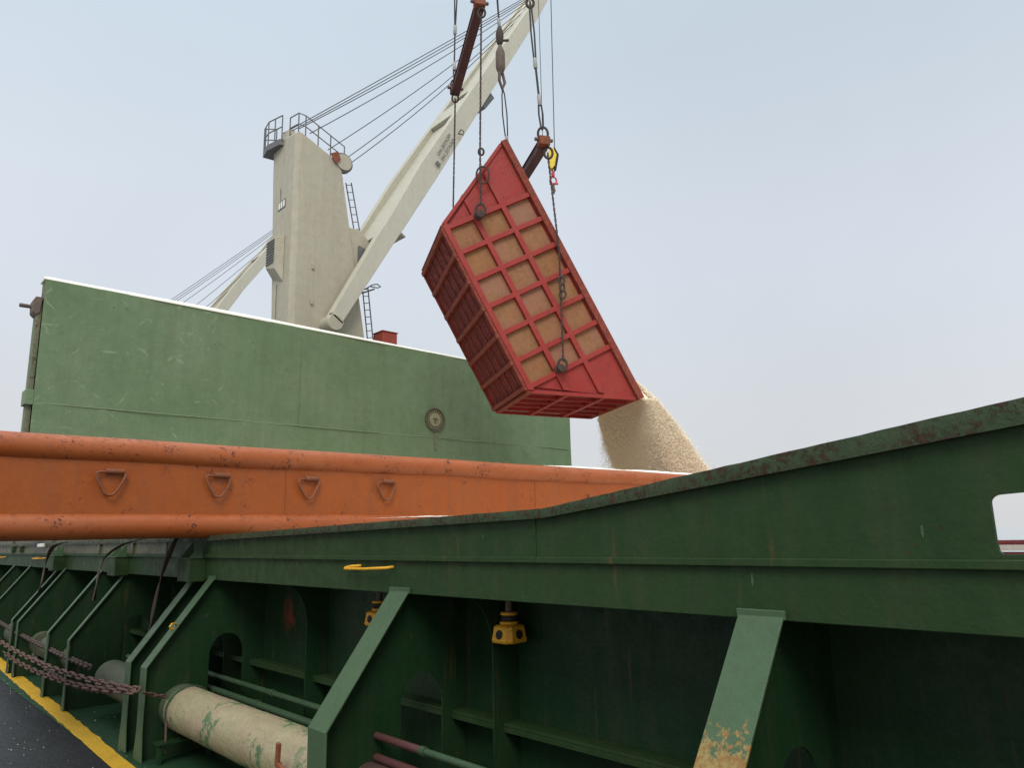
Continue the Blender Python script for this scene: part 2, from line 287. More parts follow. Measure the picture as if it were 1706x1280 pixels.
# upper plate with the rounded-corner opening
x0, x1 = XF, XF+.018
hol_y1, hol_y0 = .672, -.75
def hole_left():
    pts = [(-.04, 1.520), (hol_y1-.012, 1.520)]
    pts += [(hol_y1-.003, 1.530), (hol_y1, 1.56), (hol_y1, 1.66)]
    for a in range(0, 91, 15):
        pts.append((hol_y1-.028+.028*math.cos(math.radians(a)), 1.662+.022*math.sin(math.radians(a))))
    pts.append((-.04, 1.72)); return pts
up = MB()
poly = [(-.04, 1.50), (2.44, 1.50), (2.44, topz(2.44)-.002), (-.04, topz(-.04)-.002)]+hole_left()[::-1]
up.prism_x(poly, x0, x1)
up.prism_x([(2.44, 1.50), (36, 1.50), (36, 1.661), (6.5, 1.661), (2.44, 1.718)], x0, x1)
up.prism_x([(-3.2, 1.50), (-.04, 1.50), (-.04, 1.52), (hol_y0, 1.52), (hol_y0, 1.80), (-.04, 1.72), (-.04, topz(-.04)-.002), (-1.2, topz(-1.2)-.002), (-3.2, topz(-1.2)-.002)], x0, x1)
up.build('upper_plate', 'dgreen', cm)
MB().box(XF-.006, 2.88, 7.6, 36, 1.509, 1.88).build('upper_plate', 'brownish', cm)
for q in (8.6, 9.9, 12.4, 15.5): MB().box(XF-.03, XF-.007, q, q+.05, 1.51, 1.87).build('plate_rib', 'brownish', cm)
MB().box(XF, 2.90, -3.2, 36, 1.30, 1.497).build('box_beam', 'dgreen', cm, bevel=.004)
# ledge bar along the beam and rolled top bar
MB().box(XF-.022, XF, -3.2, 36, 1.478, 1.506).build('ledge_bar', 'dgreen', cm, bevel=.004)
tb = MB(); th = [.056]
ys = [36, 20, 12, 6.5]+list(np.linspace(6.4, 2.5, 40))+[2.44]+list(np.linspace(2.4, -1.2, 60))+[-3.2]
prof = []
for y in ys:
    z = topz(y) if y > -1.2 else topz(-1.2); wob = .0008*random.gauss(0, 1) if y < 6.5 else 0; tk = .043 if y > 2.4 else .043+.030*min(1.3, (2.44-y)/1.9)
    prof.append([(XF-.034+wob, y, z-tk), (XF-.036+wob, y, z-tk*.5), (XF-.032, y, z+wob), (XF+.05, y, z+.002+wob), (XF+.05, y, z-tk)])
vs = [p for r in prof for p in r]; fs = [(i*5+j, i*5+(j+1) % 5, (i+1)*5+(j+1) % 5, (i+1)*5+j) for i in range(len(prof)-1) for j in range(5)]
tb.addm(vs, fs+[(0, 1, 2, 3, 4), tuple(len(vs)-5+i for i in range(5))]).build('top_bar', 'rim', cm, angle=60)
# weld joint and vertical seam under the bend of the top bar
MB().box(XF-.004, XF+.001, 2.520, 2.532, 1.51, 1.68).build('seam_weld', 'dgreen', cm)
for (yy, zz, hh) in ((1.435, 1.43, .022), (.86, 1.585, .020), (4.9, 1.44, .012), (2.9, 1.60, .012)):
    MB().prism_x([(yy, zz-hh), (yy+.005, zz-hh*.2), (yy+.003, zz+hh), (yy-.003, zz+hh), (yy-.005, zz-hh*.2)], XF-.0015, XF-.0005).build('paint_scratch', 'stay', cm)
# longitudinal stiffener on the wall
MB().box(2.765, 2.879, -3.2, 36, .618, .634).box(2.765, 2.777, -3.2, 36, .590, .6175).build('wall_stiffener', 'dgreen', cm, bevel=.003)
# brackets on the wall with a flared head
def flare(y):
    p = [(2.879, 0.006), (2.879, 1.298), (2.50, 1.298)]
    for a in range(0, 91, 10):
        p.append((2.70-.20*math.cos(math.radians(a))**1.0*1.0 if a else 2.50, 1.298-.30*math.sin(math.radians(a))))
    p = [(2.879, 0.006), (2.879, 1.298)]
    for a in range(0, 91, 9):
        t = math.radians(a); p.append((2.70-.21*(1-math.sin(t)), 1.298-.30*(1-math.cos(t))))
    p.append((2.70, .006))
    MB().prism_y(p, y-.006, y+.006).build('wall_bracket', 'dgreen_shade', cm)
for y in (3.17, 5.28, 8.1, 10.7, 13.2, .2, -1.6): flare(y)
# stays: web with arch opening, flange, foot
def stay(y, w=.10, web=True, elbow=(1.935, .675), mat='stay', foot=True):
    ex_, ez_ = elbow
    if web:
        yy0, yy1 = y-.005, y+.005
        # web left and right of the arch opening, and above it
        ax0, ax1, az = 2.42, 2.70, .70
        arc = [(ax0+(ax1-ax0)/2-(ax1-ax0)/2*math.cos(math.radians(a)), az+.17*math.sin(math.radians(a))) for a in range(0, 181, 15)]
        wb = MB()
        wb.prism_y([(ex_+.01, .006), (ax0, .006), (ax0, az), (ax0, .93), (ax0, 1.298), (XF+.0, 1.298), (ex_+.01, ez_)], yy0, yy1)
        wb.prism_y([(ax1, .006), (2.878, .006), (2.878, 1.298), (ax1, 1.298)], yy0, yy1)
        wb.prism_y([(ax0, .93)]+[(a, b) for a, b in arc]+[(ax1, .93), (ax1, 1.298), (ax0, 1.298)], yy0, yy1)
        wb.prism_y([(ax0, .006), (ax1, .006), (ax1, .16), (ax0, .16)], yy0, yy1)
        wo = wb.build('web_plate', 'dgreen_shade', None)
    t = .012
    nx, nz = (1.318-ez_), -(XF-ex_); ln_ = math.hypot(nx, nz); nx, nz = -nx/ln_*t, -nz/ln_*t
    fl = MB(); h = w/2
    prof = [(ex_-t, .006, h*(1.5 if foot else 1)), (ex_-t, .05, h*1.4), (ex_-t, .22, h*.95), (ex_-t, ez_, h), (XF-t*.9, 1.318+t*.4, h)]
    vs = []
    for (x, z, hw) in prof:
        vs += [(x, y-hw, z), (x, y+hw, z), (x+t, y+hw, z), (x+t, y-hw, z)]
    fs = [(i*4+j, i*4+(j+1) % 4, (i+1)*4+(j+1) % 4, (i+1)*4+j) for i in range(4) for j in range(4)]+[(0, 1, 2, 3), (16, 17, 18, 19)]
    fl.addm(vs, fs)
    fo = fl.build('stay', mat, cm, bevel=.003, angle=25)
    fo['label'] = 'sloping green stay from the coaming beam to the deck'
    if web:
        wo.parent = fo
    return fo
STAYS = [(1.408, .17), (3.62, .185), (6.40, .13), (6.80, .13), (8.83, .07), (9.80, .07), (11.55, .07), (11.95, .07), (13.9, .07), (15.2, .07), (17.5, .07), (18.2, .07), (-.75, .17)]
for y, w_ in STAYS:
    s_ = stay(y, w_)
    if abs(y-1.408) < .01: s_.data.materials[0] = M['stay_worn']
for y, w_ in STAYS[:4]:
    MB().box(XF-.018, XF-.001, y-w_/2-.006, y+w_/2+.006, 1.303, 1.335).build('stay_cap', 'stay', cm, bevel=.004)
# rest pads with gussets on the outer face
for y in (6.70, 8.9, 11.8):
    MB().box(2.285, 2.4195, y-.12, y+.16, 1.285, 1.475).build('rest_pad', 'dgreen', cm, bevel=.003)
    MB().prism_y([(2.285, 1.482), (2.395, 1.482), (2.395, 1.615)], y-.10, y-.09).build('pad_gusset', 'stay', cm)
    MB().prism_y([(2.285, 1.482), (2.395, 1.482), (2.395, 1.615)], y+.12, y+.13).build('pad_gusset', 'stay', cm)
    MB().box(2.27, 2.397, y-.13, y+.17, 1.4765, 1.4815).build('pad_plate', 'stay', cm)
# yellow welded bar handles on the beam
def handle(y0, y1, z, lab):
    h = MB().tube([(XF-.002, y0, z+.012), (XF-.045, y0+.004, z+.008), (XF-.05, (y0+y1)/2, z-.001), (XF-.05, y1-.01, z-.002), (XF-.044, y1, z+.002), (XF-.02, y1-.03, z+.010), (XF-.018, (y1+y0)/2+.12, z+.014), (XF-.002, (y1+y0)/2+.12, z+.014)], .0085, 8)
    o = h.build('bar_handle', 'yellow', cm, angle=80); o['label'] = lab
handle(3.70, 4.17, 1.432, 'bent yellow bar handle on the green beam above the second stay')
handle(12.9, 13.6, 1.43, 'yellow bar handle far along the beam')
handle(16.2, 17.2, 1.43, 'yellow bar handle farthest along the beam')
MB().tube([(2.150, 6.39, .965), (2.125, 6.36, .985), (2.095, 6.34, .985), (2.08, 6.34, .965), (2.09, 6.35, .945), (2.12, 6.36, .945)], .007, 8).build('ring_hook', 'yellow', cm)
# small bent conduit along the walkway side (far end boxes of the beam)
for y in (14.6, 15.3): MB().box(2.36, 2.419, y, y+.12, 1.52, 1.62).build('junction_plate', 'dgreen', cm, bevel=.004)
MB().box(2.35, 2.419, 12.9, 13.25, 1.60, 1.65).build('lamp_box', 'white', cm, bevel=.008)
MB().box(2.33, 2.419, 18.0, 18.5, 1.50, 1.64).build('marker_box', 'yellow', cm, bevel=.008)
# rest of the hatch opening
hc = thing('hatch_coaming', (14.0, 2, 0), 'dark red far side coaming of the hold seen through the cut out', 'coaming')
MB().box(13.95, 14.3, -3.2, 15.2, 0, 1.17).build('wall', 'darkred', hc)
MB().box(13.90, 14.35, -3.2, 15.2, 1.20, 1.29).build('upper_band', 'ferrule', hc, bevel=.01)
MB().box(13.93, 14.32, -3.2, 15.2, 1.292, 1.36).build('top_bar', 'darkred', hc, bevel=.01)
ec = thing('end_coaming', (8.2, 15.0, 0), 'green end coaming of the hold below the folded cover', 'coaming')
MB().box(2.905, 13.89, 14.9, 15.2, 0, 1.45).box(2.905, 13.89, 13.0, 13.7, 1.46, 1.895).build('wall', 'dgreen', ec, bevel=.01)
ec = thing('end_coaming', (8.2, -3.1, 0), 'green near end coaming of the hold outside the frame', 'coaming')
MB().box(2.905, 13.89, -3.2, -2.9, 0, 1.45).build('wall', 'dgreen', ec, bevel=.01)
# grain in the hold
nx_, ny_ = 90, 110; vs = []
for j in range(ny_):
    for i in range(nx_):
        x = 2.91+(13.9-2.91)*i/(nx_-1); y = -2.9+17.8*j/(ny_-1); r = math.hypot(x-11.6, y-8.6)
        vs.append((x, y, .15+1.15*math.exp(-(r/2.4)**2)+.03*math.sin(x*2.1)*math.cos(y*1.7)+.008*random.random()))
tag(MB().addm(vs, [(j*nx_+i, j*nx_+i+1, (j+1)*nx_+i+1, (j+1)*nx_+i) for j in range(ny_-1) for i in range(nx_-1)]).build('rice_heap', 'rice_heap', angle=180), 'heap of loose rice filling the hold under the tipped skip', 'rice', kind='stuff')

# ---------------------------------------------------------------- cleats hanging under the beam
def cleat(y, label, rusty=False, x=2.75):
    t = thing('hatch_cleat', (x, y, 1.06), label, 'cleat', 'cleats hanging under the coaming beam')
    MB().lathe([(.020, 1.20), (.018, 1.30)], (x, y, 0)).build('rod', 'swivel', t)
    MB().lathe([(.040, 1.188), (.046, 1.191), (.046, 1.203), (.038, 1.207)], (x, y, 0)).build('collar', 'yellow', t)
    MB().lathe([(.036, 1.160), (.042, 1.164), (.042, 1.184), (.036, 1.188)], (x, y, 0)).build('rubber_washer', 'dkrubber', t)
    MB().lathe([(.044, 1.141), (.050, 1.144), (.050, 1.155), (.042, 1.159)], (x, y, 0)).build('collar', 'yellow', t)
    dz = .032; rot = math.radians(47.7-45+90)
    bk = MB(); vs = []; prf = ((.060, 1.140), (.074, 1.132), (.086, 1.062), (.078, 1.050))
    for rr, z in prf:
        for q in range(4):
            for da in (-.20, .20):
                a = rot+math.pi/4+q*math.pi/2+da; vs.append((x+rr*1.1*math.cos(a), y+rr*1.1*math.sin(a), z))
    fs = [(i*8+j, i*8+(j+1) % 8, (i+1)*8+(j+1) % 8, (i+1)*8+j) for i in range(3) for j in range(8)]+[tuple(range(8)), tuple(range(24, 32))]
    bk.addm(vs, fs).build('block', 'ring' if rusty else 'yellow', t, bevel=.003, angle=20)
    for q in range(4):
        a = rot+q*math.pi/2; dx, dy = math.cos(a), math.sin(a)
        MB().lathe([(.024, .055), (.024, .0775), (.017, .078)], (x, y, 1.083), (dx, dy, .16), 16).build('socket_hole', 'dkrubber', t)
cleat(3.09, 'yellow square cleat block with round holes hanging free right of the second stay')
cleat(4.37, 'yellow cleat block half hidden behind the second sloping stay')
cleat(9.0, 'rust brown cleat hanging in the dark bay behind the straps', True)

# ---------------------------------------------------------------- pipes
px_, pz_, pr = 2.225, .345, .166
pp = thing('deck_pipe', (px_, 5, 0), 'thick cream pipe with flaking paint running through the stays', 'pipe')
mbp = MB(); n = 40; ys = np.linspace(3.66, 6.30, 150); vs = []
for y in ys:
    for j in range(n):
        a = 2*math.pi*j/n; r = pr*(1+.006*math.sin(y*9+a*2)+.004*random.gauss(0, 1)*(1 if y > 3 else 0)); vs.append((px_+r*math.cos(a), y, pz_+r*math.sin(a)))
mbp.addm(vs, [(i*n+j, i*n+(j+1) % n, (i+1)*n+(j+1) % n, (i+1)*n+j) for i in range(149) for j in range(n)]).build('pipe_body', 'pipe', pp, angle=180)
MB().lathe([(pr+.004, 6.30), (pr+.005, 6.31), (pr+.005, 6.52), (pr, 6.53)], (px_, 0, pz_), (0, 1, 0), 32).build('end_sleeve', 'pipe_gr', pp)
MB().tube([(px_+(pr+.012)*math.cos(a), 6.22, pz_+(pr+.012)*math.sin(a)) for a in np.linspace(-.4, 3.54, 24)], .006, 8).build('clamp_ring', 'rod', pp)
MB().tube([(px_-(pr+.012)*.93, 6.22, pz_-.05), (px_-.165, 6.20, .13), (px_-.165, 6.20, .07)], .008, 8).build('clamp_bolt', 'chain_br', pp)
MB().box(px_-.24, px_+.2, 6.14, 6.26, .145, .155).box(px_-.22, px_-.20, 6.16, 6.24, .006, .144).box(px_+.15, px_+.17, 6.16, 6.24, .006, .144).build('support_bracket', 'dgreen_shade', pp)
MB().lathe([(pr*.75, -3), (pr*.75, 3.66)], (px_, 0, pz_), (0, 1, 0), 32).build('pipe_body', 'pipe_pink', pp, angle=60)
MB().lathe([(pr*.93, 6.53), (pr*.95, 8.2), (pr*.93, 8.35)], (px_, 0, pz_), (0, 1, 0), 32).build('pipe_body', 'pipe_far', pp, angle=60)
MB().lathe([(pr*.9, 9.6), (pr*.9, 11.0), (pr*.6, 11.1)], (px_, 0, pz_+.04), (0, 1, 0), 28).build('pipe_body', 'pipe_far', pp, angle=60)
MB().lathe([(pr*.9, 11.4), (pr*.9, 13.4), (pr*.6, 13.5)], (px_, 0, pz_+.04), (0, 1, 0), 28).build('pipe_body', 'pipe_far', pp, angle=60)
for (x, z, r, y0, y1, lb) in ((2.62, .485, .022, 4.1, 8.5, 'upper of two thin green pipes running just above the cream pipe'), (2.50, .425, .026, 4.1, 8.5, 'lower of two thin green pipes running just above the cream pipe'),
                              (2.26, .592, .017, -3, 3.60, 'upper thin pipe with a rusty end right of the second stay'), (2.26, .487, .019, -3, 3.60, 'lower thin pipe with a rusty end right of the second stay')):
    t = thing('thin_pipe', (x, 5, 0), lb, 'pipe')
    if y1 < 4:
        MB().lathe([(r*1.12, y1-.40), (r*1.12, y1)], (x, 0, z), (0, 1, 0), 12).build('rusty_section', 'beam', t); MB().lathe([(r*1.3, y1-.44), (r*1.3, y1-.40)], (x, 0, z), (0, 1, 0), 12).build('coupling', 'rod', t); y1 -= .44
    MB().lathe([(r, y0), (r, y1)], (x, 0, z), (0, 1, 0), 12).build('pipe_body', 'rod', t)
    if y0 > 0:
        for yy in (4.5, 5.6): MB().lathe([(r*1.25, yy), (r*1.25, yy+.05)], (x, 0, z), (0, 1, 0), 12).build('coupling', 'rod', t)
# orange valve lever in front of the pipe
t = thing('valve_lever', (1.98, 4.15, .3), 'small orange lever handle in front of the cream pipe', 'lever')
MB().bar((1.97, 4.13, .52), (1.97, 4.14, .40), .022, .03).build('handle', 'ring', t, bevel=.004)
MB().bar((1.97, 4.14, .41), (1.98, 3.97, .36), .022, .03).bar((1.98, 4.13, .42), (1.98, 4.13, .006), .02, .02).build('bracket', 'ring', t, bevel=.004)
# small steps / frames in the far bays
for k, (y, lb) in enumerate(((7.6, 'grey pipe frame behind the cream pipe in the first dark bay'), (10.3, 'green step frame in the second dark bay'), (12.7, 'green step frame in the third dark bay'))):
    t = thing('step_frame', (2.4, y, 0), lb, 'frame')
    MB().tube([(2.40, y-.55, .60), (2.40, y+.5, .60)], .018).tube([(2.30, y-.5, .545), (2.30, y+.55, .545)], .018).build('step_tube', 'stay', t)
    MB().box(2.44, 2.62, y-.35, y+.15, .86, .872).box(2.60, 2.612, y-.35, y+.15, .2, .858).build('shelf', 'dgreen_shade', t)
    MB().bar((2.45, y+.1, .02), (2.45, y+.1, .85), .02, .02).bar((2.45, y-.3, .02), (2.45, y-.3, .85), .02, .02).build('post', 'dgreen_shade', t)

# ---------------------------------------------------------------- chains
def chain_mesh(path, pitch, r, wdt, n=6, seg=5, twist=0.):
    # resample
    P = [Vector(p) for p in path]; d = [0]
    for a, b in zip(P, P[1:]): d.append(d[-1]+(b-a).length)
    def at(s):
        for i in range(len(P)-1):
            if s <= d[i+1] or i == len(P)-2: return P[i].lerp(P[i+1], (s-d[i])/max(1e-6, d[i+1]-d[i]))
    mb = MB(); k = int(d[-1]/pitch)
    for i in range(k):
        a = at(i*pitch); b = at((i+1)*pitch); c = (a+b)/2; t = (b-a).normalized()
        side = t.cross(Vector((0, 0, 1)));
        if side.length < .2: side = t.cross(Vector((.66, .72, 0)))
        side.normalize(); nn = t.cross(side)
        ang = (0 if i % 2 else math.pi/2)+twist+random.uniform(-.15, .15); s1 = side*math.cos(ang)+nn*math.sin(ang)
        hl = pitch/2+r*.9-wdt/2+r; hw = wdt/2-r; pts = []
        for q in range(seg+1):
            th = math.pi*q/seg-math.pi/2; pts.append(c+t*(hl+hw*math.cos(th))+s1*hw*math.sin(th))
        for q in range(seg+1):
            th = math.pi*q/seg+math.pi/2; pts.append(c-t*(hl+hw*math.cos(th-math.pi))+s1*hw*math.sin(th))
        mb.tube(pts, r, n, True)
    return mb
def sag(a, b, s, n=16):
    a = Vector(a); b = Vector(b); return [a.lerp(b, i/n)-Vector((0, 0, 4*s*(i/n)*(1-i/n))) for i in range(n+1)]
for i, (a, b, s, lb) in enumerate((((1.80, 6.05, .575), (1.72, 11.9, .50), .09, 'rusty brown chain slung across the stays, upper strand'),
                               ((1.79, 6.12, .555), (1.76, 11.3, .36), .10, 'rusty brown chain slung across the stays, lower strand'))):
    tag(chain_mesh(sag(a, b, s), .150, .0092, .052, 6, 6, .5+random.random()*.3).build('lashing_chain', 'chain_br', angle=80), lb, 'chain', 'chains slung across the stays')
tag(chain_mesh(sag((2.05, 6.22, .47), (1.81, 6.08, .565), .01), .06, .007, .034).build('chain_end', 'chain_br', angle=80), 'thin end link joining the chains to the cream pipe', 'chain')
tag(chain_mesh(sag((1.95, 8.0, .50), (2.0, 13.6, .56), .03), .085, .012, .06).build('lashing_chain', 'chain', angle=80), 'dark chain hanging behind the brown ones in the far bays', 'chain', 'chains slung across the stays')
tag(chain_mesh(sag((1.92, 7.2, .40), (1.9, 10.4, .40), .10), .085, .010, .05).build('lashing_chain', 'chain', angle=80), 'thin dark chain sagging lowest near the deck in the far bays', 'chain', 'chains slung across the stays')
# straps
def strap(path, wd, lb, mat='strap'):
    mb = MB(); P = [Vector(p) for p in path]; Q = []
    for i in range(len(P)-1):
        p0, p1, p2, p3 = P[max(i-1, 0)], P[i], P[i+1], P[min(i+2, len(P)-1)]
        for t in np.linspace(0, 1, 8, endpoint=False):
            Q.append(.5*((2*p1)+(-p0+p2)*t+(2*p0-5*p1+4*p2-p3)*t*t+(-p0+3*p1-3*p2+p3)*t**3))
    Q.append(P[-1]); vs = []
    for i, q in enumerate(Q):
        a = .5+.5*math.sin(i*.22); s_ = Vector((math.sin(a)*wd/2, math.cos(a)*wd/2, 0)); nn = Vector((.004, -.003, 0)); vs += [q-s_-nn, q+s_-nn, q+s_+nn, q-s_+nn]
    mb.addm(vs, [(i*4+j, i*4+(j+1) % 4, (i+1)*4+(j+1) % 4, (i+1)*4+j) for i in range(len(Q)-1) for j in range(4)]+[(0, 1, 2, 3), tuple(len(vs)-4+i for i in range(4))])
    tag(mb.build('hanging_strap', mat, angle=60), lb, 'strap', 'straps hanging from the orange cover')
strap([(2.26, 6.85, 1.67), (2.24, 6.98, 1.50), (2.22, 7.10, 1.28), (2.2, 7.18, 1.0), (2.2, 7.22, .82)], .06, 'wide brown strap hanging straight down nearest the twin stays')
strap([(2.34, 8.0, 1.66), (2.22, 8.35, 1.60), (2.19, 8.85, 1.46), (2.2, 9.08, 1.25), (2.2, 9.13, 1.03)], .06, 'brown strap hanging in a curve from the middle of the coaming')
strap([(2.3, 11.0, 1.66), (2.22, 11.45, 1.60), (2.2, 11.7, 1.40), (2.2, 11.85, 1.15), (2.2, 12.0, .95)], .07, 'thin dark strap hanging farthest along the coaming')

# ---------------------------------------------------------------- orange hatch cover
Y0 = 6.40
oc = thing('hatch_cover', (7, Y0+.4, 1.64), 'orange steel hatch cover lying across the coaming with rounded tube edges', 'hatch cover')
def dtube(z0, z1, name):
    zc, r = (z0+z1)/2, (z1-z0)/2; mb = MB(); n = 24; xs = np.linspace(.02, 14.4, 120); vs = []
    for x in xs:
        k = .004*math.sin(x*1.7)+.003*math.sin(x*4.1)
        for j in range(n):
            a = 2*math.pi*j/n; vs.append((x, Y0+r+r*math.cos(a)+k, zc+r*math.sin(a)+k*.6))
    mb.addm(vs, [(i*n+j, i*n+(j+1) % n, (i+1)*n+(j+1) % n, (i+1)*n+j) for i in range(119) for j in range(n)]+[tuple(range(n)), tuple(119*n+j for j in range(n))])
    return mb.build(name, 'orange_tube', oc, angle=60)
dtube(2.235, 2.440, 'top_tube'); dtube(1.645, 1.850, 'bottom_tube')
MB().box(.03, 14.38, Y0+.055, Y0+.075, 1.80, 2.29).build('face_plate', 'orange', oc)
MB().box(.03, 14.38, Y0+.115, Y0+.95, 1.67, 2.41).build('cover_body', 'orange', oc, bevel=.01)
for x in (3.05, 6.2, 9.4): MB().box(x, x+.006, Y0+.05, Y0+.056, 1.85, 2.24).build('seam_weld', 'orange', oc)
MB().lathe([(.010, 2.0), (.010, 2.1)], (7.12, Y0+.03, 0), (0, 0, 1), 8).build('stub_pin', 'chain', oc)
for k, x in enumerate((1.585, 2.425, 3.262, 4.105)):
    t = MB(); z = 2.165; yq = Y0+.02
    pts = [(x+.02, yq+.01, z), (x-.075, yq+.005, z-.002), (x-.100, yq, z-.014), (x-.103, yq, z-.035), (x-.075, yq-.004, z-.09), (x-.035, yq-.006, z-.165), (x-.012, yq-.006, z-.182), (x+.018, yq-.006, z-.182), (x+.04, yq-.006, z-.165), (x+.085, yq, z-.09), (x+.110, yq, z-.03), (x+.10, yq+.008, z-.004)]
    pts = [(a+random.uniform(-.006, .006)*(k != 0), b_, c) for a, b_, c in pts]
    o = t.tube(pts, .0105, 8).build('lifting_ring', 'ring', oc, angle=80)
    o['label'] = 'triangular lifting ring on the orange plate, %s' % ('nearest the left edge', 'second from left', 'third from left', 'fourth and rightmost')[k]
    r_ = MB().lathe([(.018, x-.035), (.023, x-.03), (.023, x+.095), (.018, x+.10)], (0, yq+.008, z+.004), (1, 0, 0), 14).build('ring_sleeve', 'ring', o, angle=40)
# rice lying on the tubes
def ridge(x0, x1, yc, wy, zb, hf, lab, n=400):
    m_ = 12; vs = []; fs = []
    for i in range(n):
        x = x0+(x1-x0)*i/(n-1); h = hf(x)*(1+.25*math.sin(x*2.3)+.12*math.sin(x*6.1)+.22*random.random())
        for j in range(m_):
            t = j/(m_-1); vs.append((x, yc+wy*(t-.5), zb-.03*max(0, 1-(x-x0)/1.2)-.02*abs(t-.5)*2+max(.0, h)*math.sin(math.pi*t)+.002*random.random()))
    fs = [(i*m_+j, i*m_+j+1, (i+1)*m_+j+1, (i+1)*m_+j) for i in range(n-1) for j in range(m_-1)]
    tag(MB().addm(vs, fs).build('rice_dusting', 'ricew', angle=180), lab, 'rice', kind='stuff')
def bumpf(c, w_, h): return lambda x: h*math.exp(-((x-c)/w_)**2)
ridge(5.9, 14.2, Y0+.16, .20, 2.436, lambda x: .012+.045*max(0, min(1, (x-6.1)/1.2))*.35*(1 if x < 13.5 else .4)+.008*math.exp(-((x-6.9)/.4)**2), 'white rice spilled along the top of the orange cover')
ridge(3.4, 13.0, Y0+.07, .11, 1.838, lambda x: -.012+.018*max(0, min(1, (x-3.4)/3.0))+.006*math.sin(x*3.1)*math.sin(x*7.7), 'thin line of rice lying on the lower orange tube')
ridge(.1, 5.9, Y0+.12, .14, 2.434, lambda x: .003+.003*math.sin(x*2), 'faint rice dust along the left top of the orange cover')

# ---------------------------------------------------------------- green folded cover
YG = 13.0
gc = thing('folded_hatch_cover', (8, YG+.3, 1.9), 'light green steel hatch cover folded upright with top edge whitened as if lit and rice-dusted behind the orange cover', 'hatch cover')
nx_, nz_ = 100, 34
def gz(x): return 5.695-.0115*(x-2.1)
fr = MB(); vs = []
for i in range(nx_):
    x = 2.06+(13.78-2.06)*i/(nx_-1)
    for j in range(nz_):
        z = 1.9+(gz(x)-.0-1.9)*j/(nz_-1); vs.append((x+(.12-.10*(z-1.9)/4.2)*(1 if i == nx_-1 else 0)*.3, YG+.012*math.sin(x*1.9+z)*math.sin(z*1.3)-.009*abs(math.sin(x*math.pi/1.3)), z))
fr.addm(vs, [(i*nz_+j, i*nz_+j+1, (i+1)*nz_+j+1, (i+1)*nz_+j) for i in range(nx_-1) for j in range(nz_-1)]).build('front_plate', 'lgreen', gc, angle=180)
MB().hexa([(2.07, YG+.03, 1.9), (13.77, YG+.03, 1.9), (13.77, YG+.30, 1.9), (2.07, YG+.30, 1.9), (2.07, YG+.03, gz(2.07)-.01), (13.77, YG+.03, gz(13.77)-.01), (13.77, YG+.30, gz(13.77)-.01), (2.07, YG+.30, gz(2.07)-.01)]).build('panel_body', 'lgreen_side', gc)
MB().hexa([(2.13, YG+.36, 1.9), (13.7, YG+.36, 1.9), (13.7, YG+.66, 1.9), (2.13, YG+.66, 1.9), (2.13, YG+.36, gz(2)-.35), (13.7, YG+.36, gz(13.7)-.35), (13.7, YG+.66, gz(13.7)-.35), (2.13, YG+.66, gz(2)-.35)]).build('rear_panel', 'lgreen', gc, bevel=.02)
wr = MB(); n = 160; vs = []
for i in range(n):
    x = 2.04+11.76*i/(n-1); t_ = .050+.022*math.exp(-((x-5)/2.5)**2)+.004*random.random(); z = gz(x)
    vs += [(x, YG-.016, z-.004), (x, YG-.014, z+t_*.25), (x, YG+.05, z+t_), (x, YG+.28, z+t_), (x, YG+.31, z-.004)]
wr.addm(vs, [(i*5+j, i*5+(j+1) % 5, (i+1)*5+(j+1) % 5, (i+1)*5+j) for i in range(n-1) for j in range(5)]+[(0, 1, 2, 3, 4), tuple(len(vs)-5+j for j in range(5))]).build('lit_top_edge', 'white', gc, angle=60)  # brightness of the lit, rice-dusted edge is painted as white
# horizontal weld bead
sb = MB(); sb.tube([(2.1+11.6*i/120, YG-.014, 3.735+.004*random.gauss(0, 1)*.5) for i in range(121)], .0085, 6).build('weld_bead', 'scuff', gc, angle=80)
for x in (6.35, ): MB().tube([(x+.01*random.random(), YG-.010, 3.74+i*.09) for i in range(20)], .006, 5).build('weld_bead', 'lgreen', gc)
# left edge fittings
MB().box(1.99, 2.058, YG+.04, YG+.16, 3.2, 5.30).build('edge_channel', 'lgreen_side', gc, bevel=.006)
MB().box(2.0, 2.10, YG+.24, YG+.34, 3.0, 5.30).build('edge_channel', 'lgreen', gc, bevel=.006)
MB().prism_y([(2.10, 5.40), (1.96, 5.40), (1.93, 5.33), (1.94, 5.16), (1.985, 5.11), (2.03, 5.16), (2.05, 5.36)], YG+.02, YG+.30).build('edge_bracket', 'swivel', gc, bevel=.006)
MB().lathe([(.03, 1.78), (.034, 1.80), (.028, 2.0)], (0, YG+.2, 5.27), (1, 0, 0), 12).build('bracket_pin', 'swivel', gc)
MB().box(1.95, 2.062, YG-.03, YG+.26, 3.70, 3.93).build('edge_clamp', 'lgreen', gc, bevel=.008)
# round badge
bx, bz, br_ = 9.52, 4.12, .262
bo = MB().lathe([(br_, .0), (br_, .045), (br_-.012, .05), (br_-.02, .045), (br_-.025, .028), (.001, .028)], (bx, YG+.01, bz), (0, -1, 0), 40).build('round_badge', 'badge', gc)
def sub(o):
    o.parent = bo
sub(MB().lathe([(.150, .028), (.150, .040), (.142, .042), (.001, .042)], (bx, YG+.01, bz), (0, -1, 0), 32).build('badge_disc', 'badge_l', None))
em = MB()   # spread wings on a short stem
em.prism_y([(bx-.085, bz+.012), (bx-.03, bz+.03), (bx, bz+.048), (bx+.03, bz+.03), (bx+.085, bz+.0), (bx+.06, bz-.01), (bx+.015, bz+.006), (bx+.014, bz-.085), (bx-.014, bz-.085), (bx-.015, bz+.006), (bx-.055, bz+.0)], YG-.040, YG-.030)
sub(em.build('badge_emblem', 'badge', None))
bt = MB()
